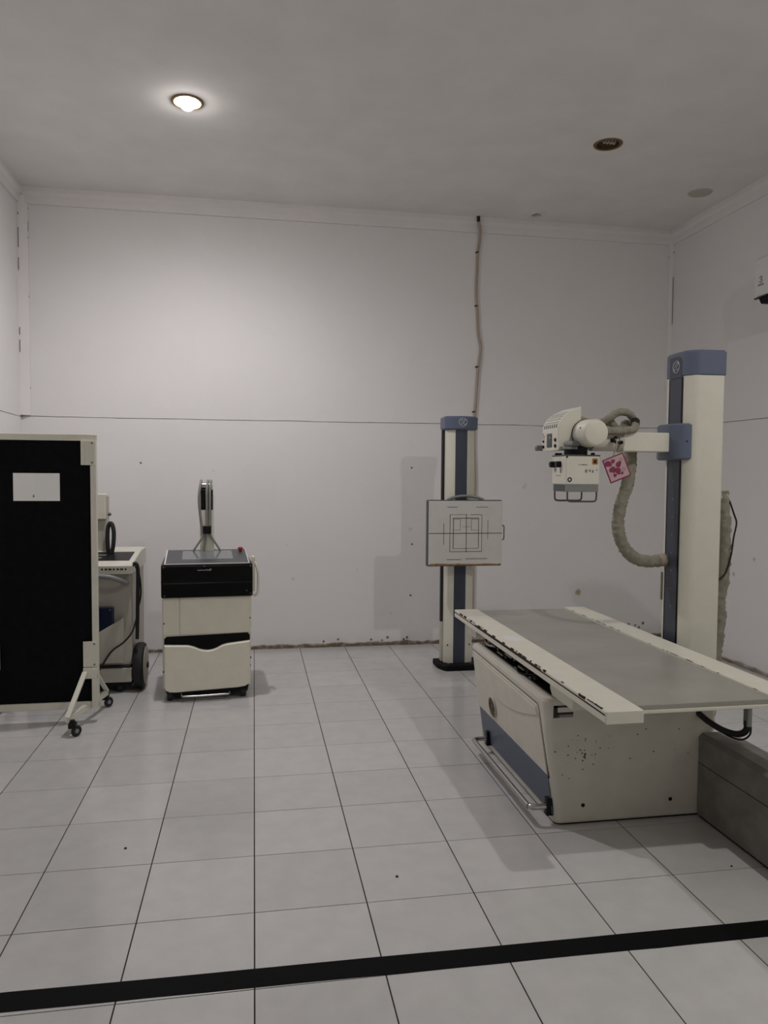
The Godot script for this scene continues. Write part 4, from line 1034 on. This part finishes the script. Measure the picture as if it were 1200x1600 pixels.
	part("case_body", inw(cs).bx(Vector3(-1.33, 0.234, -1.257), Vector3(-0.962, 0.612, -1.214), 0.012, 2), M.navy_case, cs)
	part("latch", inw(cs).cyl(Vector3(-0.985, 0.59, -1.217), Vector3(-0.985, 0.59, -1.209), 0.006, 10, 0.001), M.steel, cs)

# ---------------------------------------------------------------- lead screen
func build_lead_screen() -> void:
	var t := thing("radiation_screen", "wheeled black protective screen in a cream metal frame at the left", "screen", Vector3(-1.275, 0, -0.635))
	var xa := -1.600
	var xb := -0.950
	part("panel", inw(t).bx(Vector3(xa + 0.02, 0.10, -0.648), Vector3(xb - 0.02, 1.755, -0.632), 0.001), M.felt, t, "black panel")
	for r in [[xa, 1.735, xb, 1.775], [xa, 0.085, xb, 0.128]]:
		part("rail", inw(t).bx(Vector3(r[0], r[1], -0.66), Vector3(r[2], r[3], -0.618), 0.003), M.cream, t)
	for x in [xa, xb - 0.034]:
		part("stile", inw(t).bx(Vector3(x, 0.086, -0.6595), Vector3(x + 0.034, 1.774, -0.6175), 0.003), M.cream, t)
	for c in [[xb - 0.004, -1.0], [xa + 0.004, 1.0]]:
		for y in [[1.588, 1.738], [0.345, 0.505]]:
			var x0: float = c[0]; var x1: float = c[0] + c[1] * 0.082
			var br := part("bracket", inw(t).bx(Vector3(minf(x0, x1), y[0], -0.6185), Vector3(maxf(x0, x1), y[1], -0.609), 0.002), M.cream, t)
			part("bracket_fold", inw(t).bx(Vector3(x0 + c[1] * 0.060 - 0.002, y[0] + 0.004, -0.611), Vector3(x0 + c[1] * 0.060 + 0.002, y[1] - 0.004, -0.6075), 0.001), M.cream, br)
			for yy in [y[0] + 0.016, y[1] - 0.016]:
				part("screw", inw(t).cyl(Vector3(x0 + c[1] * 0.016, yy, -0.612), Vector3(x0 + c[1] * 0.016, yy, -0.6055), 0.006, 10, 0.001), M.dull_steel, br)
	# feet: toe bar with braces and casters
	for s in [[xb, 1.0], [-1.56, 1.0]]:
		var e: float = s[0]; var d: float = s[1]
		var f := inw(t)
		var hub := Vector3(e - d * 0.05, 0.1, -0.606)
		f.bx(Vector3(e - d * 0.004, 0.275, -0.617), Vector3(e - d * 0.086, 0.342, -0.600), 0.003)
		f.bx(Vector3(e - d * 0.004, 0.09, -0.617), Vector3(e - d * 0.036, 0.30, -0.602), 0.003)
		var tip := Vector3(e - d * 0.125, 0.10, -0.36)
		var rear := Vector3(e - d * 0.005, 0.10, -0.91)
		beam(f, Vector3(e - d * 0.075, 0.318, -0.606), tip + Vector3(0, 0.01, 0), 0.030, 0.014)
		beam(f, tip, rear, 0.022, 0.036)
		beam(f, Vector3(e - d * 0.03, 0.31, -0.66), rear + Vector3(0, 0.01, 0), 0.028, 0.014)
		var foot := part("foot", f, M.cream, t)
		for p in [tip + Vector3(d * 0.03, 0, 0.0), rear + Vector3(-d * 0.01, 0, -0.005)]:
			part("caster_fork", inw(t).bx(p + Vector3(-0.022, -0.048, -0.024), p + Vector3(0.022, -0.016, 0.024), 0.005).cyl(p + Vector3(0, -0.03, 0), p + Vector3(0, 0.0, 0), 0.014, 10), M.black, foot)
			var wc: Vector3 = Vector3(p.x + d * 0.02, 0.034, p.z)
			part("caster_wheel", inw(t).torus(wc, Vector3(0.75, 0, 0.65), 0.024, 0.010, 20, 8), M.rubber, foot)
			part("caster_hub", inw(t).cyl(wc - Vector3(0.75, 0, 0.65) * 0.009, wc + Vector3(0.75, 0, 0.65) * 0.009, 0.0145, 14, 0.002), M.grey, foot)
	# sheet of paper fixed to the panel
	var p := thing("paper_sheet", "white creased sheet of paper stuck on the black screen", "paper", Vector3(-1.295, 1.37, -0.63))
	var q := inw(p)
	q.ext(PackedVector2Array([Vector2(-1.428, -0.6305), Vector2(-1.31, -0.6285), Vector2(-1.306, -0.6265), Vector2(-1.302, -0.6285), Vector2(-1.163, -0.6305), Vector2(-1.163, -0.6315), Vector2(-1.428, -0.6315)]), "y", 1.369, 1.537, 0.0, 50.0)
	part("sheet", q, M.paper, p)
	part("ink_mark", inw(p).ext(PackedVector2Array([Vector2(-1.318, 1.392), Vector2(-1.306, 1.392), Vector2(-1.311, 1.408), Vector2(-1.315, 1.402)]), "z", -0.6285, -0.6255, 0.0), M.grey, p)

func beam(mb: MB, a: Vector3, b: Vector3, w: float, h: float) -> void:
	var old := mb.x
	var d := (b - a).normalized()
	var side := Vector3.UP.cross(d).normalized()
	var up := d.cross(side)
	mb.x = old * Transform3D(Basis(side, up, d), (a + b) * 0.5)
	mb.box(Vector3.ZERO, Vector3(w, h, a.distance_to(b)), 0.003)
	mb.x = old

# ---------------------------------------------------------------- low box at the table's end
func build_plinth() -> void:
	var t := thing("floor_trunking", "low dark grey metal box butting against the near end of the table base", "box", Vector3(2.065, 0, 1.5))
	part("body", inw(t).bx(Vector3(1.985, 0.012, 1.152), Vector3(2.145, 0.362, 1.86), 0.003), M.plinth, t)
	part("kick_strip", inw(t).bx(Vector3(1.995, 0.0, 1.155), Vector3(2.135, 0.014, 1.85), 0.0), M.black_matt, t)
	part("lid", inw(t).ext(PackedVector2Array([Vector2(1.984, 0.352), Vector2(1.984, 0.366), Vector2(2.002, 0.386), Vector2(2.13, 0.386), Vector2(2.146, 0.366), Vector2(2.146, 0.352)]), "z", 1.152, 1.862, 0.002, 40.0), M.plinth, t)
	part("seam", inw(t).bx(Vector3(1.9845, 0.249, 1.156), Vector3(1.99, 0.2525, 1.858), 0.0), M.black, t)

# ---------------------------------------------------------------- small things
func build_small() -> void:
	# unlit lamps
	var a := thing("ceiling_downlight", "unlit recessed ceiling lamp with a brown rim, a coiled bulb inside", "lamp", Vector3(2.43, CEIL, -0.80))
	downlight_shell(a)
	var co := inw(a)
	for k in 4:
		var x := -0.036 + k * 0.024
		co.tube(MB.curve([Vector3(2.43 + x, CEIL + 0.075, -0.80), Vector3(2.43 + x, CEIL + 0.02, -0.80), Vector3(2.43 + x + 0.006, CEIL + 0.004, -0.795), Vector3(2.43 + x + 0.012, CEIL + 0.02, -0.79), Vector3(2.43 + x + 0.012, CEIL + 0.07, -0.79)], 4), 0.0055, 8)
	part("bulb", co, M.bulb_off, a)
	var b := thing("ceiling_fitting", "round white ceiling fitting with a dark broken hole, close to the back wall", "lamp", Vector3(2.463, CEIL, -2.236))
	part("plate", inw(b).lathe(PackedVector2Array([Vector2(0.043, 0.02), Vector2(0.043, -0.006), Vector2(0.088, -0.006), Vector2(0.094, -0.002), Vector2(0.094, 0.004)]), b.position, Vector3.UP, 28), M.trim, b)
	part("hole_lining", inw(b).lathe(PackedVector2Array([Vector2(0.044, 0.018), Vector2(0.044, 0.09), Vector2(0, 0.095)]), b.position, Vector3.UP, 20), M.gloss_black, b)
	var c := thing("ceiling_cover", "round grey flush cover plate on the ceiling near the right wall", "cover", Vector3(3.575, CEIL, -1.495))
	part("plate", inw(c).lathe(PackedVector2Array([Vector2(0, -0.01), Vector2(0.075, -0.01), Vector2(0.09, -0.006), Vector2(0.096, 0.0)]), c.position, Vector3.UP, 28), M.cream_old, c)

	# cable down the back wall
	var w := thing("wall_cable", "cream cable running down the back wall from the ceiling behind the blue-capped stand", "cable", Vector3(1.98, 2.0, -2.415))
	var zt := ZB + 0.013
	part("cable", inw(w).tube(MB.curve([Vector3(1.977, 3.812, ZB + 0.055), Vector3(1.99, 3.76, ZB + 0.054), Vector3(2.001, 3.71, ZB + 0.036), Vector3(2.003, 3.66, zt), Vector3(1.996, 3.6, zt), Vector3(1.986, 3.53, zt), Vector3(1.983, 3.4, zt), Vector3(1.977, 3.23, zt), Vector3(1.980, 3.12, zt), Vector3(1.987, 3.06, zt), Vector3(1.991, 2.98, zt), Vector3(2.0, 2.83, zt), Vector3(2.016, 2.75, zt), Vector3(2.024, 2.69, zt), Vector3(2.012, 2.58, zt), Vector3(2.0, 2.48, zt), Vector3(1.991, 2.32, zt), Vector3(1.983, 2.2, zt), Vector3(1.975, 2.06, zt), Vector3(1.972, 1.8, zt), Vector3(1.985, 1.5, zt), Vector3(1.985, 1.0, zt), Vector3(1.98, 0.5, zt), Vector3(1.985, 0.05, zt)], 5), 0.0125, 8), M.conduit, w)
	for q in [[1.988, 3.545], [1.986, 3.07], [1.998, 2.525], [1.976, 2.12]]:
		part("clip", inw(w).bx(Vector3(q[0] - 0.020, q[1] - 0.005, ZB - 0.004), Vector3(q[0] + 0.004, q[1] + 0.005, zt + 0.0135), 0.002), M.rust, w)
	part("cable_end", inw(w).cyl(Vector3(1.977, 3.80, ZB + 0.055), Vector3(1.975, CEIL, ZB + 0.055), 0.014, 10), M.rust, w)

	# air conditioner, only its left end in view
	var ac := thing("air_conditioner", "white wall-mounted air conditioner high on the right wall, mostly out of frame", "air conditioner", Vector3(3.79, 2.86, -0.53))
	part("shell", inw(ac).ext(PackedVector2Array([Vector2(3.90, 2.872), Vector2(3.74, 2.868), Vector2(3.69, 2.885), Vector2(3.68, 2.92), Vector2(3.68, 3.15), Vector2(3.70, 3.172), Vector2(3.90, 3.175)]), "z", -0.935, -0.12, 0.012, 40.0), M.white, ac)
	part("louvre", inw(ac).ext(PackedVector2Array([Vector2(3.70, 2.872), Vector2(3.68, 2.862), Vector2(3.70, 2.826), Vector2(3.80, 2.826), Vector2(3.86, 2.87)]), "z", -0.875, -0.18, 0.006, 40.0), M.black_matt, ac)
	part("bottom_line", inw(ac).bx(Vector3(3.683, 2.868, -0.93), Vector3(3.70, 2.876, -0.125), 0.001), M.black, ac)
	var em := inw(ac)
	em.tube(MB.curve([Vector3(3.679, 3.012, -0.866), Vector3(3.679, 3.022, -0.85), Vector3(3.679, 3.008, -0.838), Vector3(3.679, 3.0, -0.852), Vector3(3.679, 2.99, -0.836), Vector3(3.679, 2.978, -0.85), Vector3(3.679, 2.985, -0.866)], 4), 0.0035, 6)
	em.bx(Vector3(3.678, 2.955, -0.882), Vector3(3.6812, 2.966, -0.82), 0.0)
	part("emblem", em, M.grey, ac)

	# black tape across the floor
	var tp := thing("floor_tape", "wide black tape strip laid across the white floor tiles in the foreground", "tape", Vector3(0.5, 0, 1.95))
	var edge := FastNoiseLite.new(); edge.seed = 8; edge.frequency = 2.0
	var up: Array = []; var dn: Array = []
	for k in 41:
		var x := lerpf(-1.86, 1.98, k / 40.0)
		var zc := 1.9505 + 0.0125 * x
		up.append(Vector2(x, zc - 0.0435 + 0.002 * edge.get_noise_1d(x)))
		dn.append(Vector2(x, zc + 0.0435 + 0.003 * edge.get_noise_1d(x * 1.7 + 30.0)))
	dn.reverse()
	part("strip", inw(tp).ext(PackedVector2Array(up + dn), "y", 0.0, 0.0012, 0.0, 60.0), M.tape, tp)

	# crumbs on the floor
	for q in [[Vector3(-0.522, 0, 1.058), 0.006, "small dark crumb on the floor tile left of the long straight joint"], [Vector3(0.539, 0, 1.447), 0.006, "small dark crumb on the open floor tile in the middle foreground"], [Vector3(1.865, 0, 1.58), 0.005, "small dark crumb in front of the low grey box"]]:
		var o := thing("floor_crumb", q[2], "crumb", q[0], 0.0, "crumbs on the floor")
		var r: float = q[1]
		part("crumb", MB.new().lathe(PackedVector2Array([Vector2(0, 0), Vector2(r, 0.0006), Vector2(r * 0.8, r * 0.7), Vector2(0, r * 0.9)]), Vector3.ZERO, Vector3.UP, 7), M.rust, o)
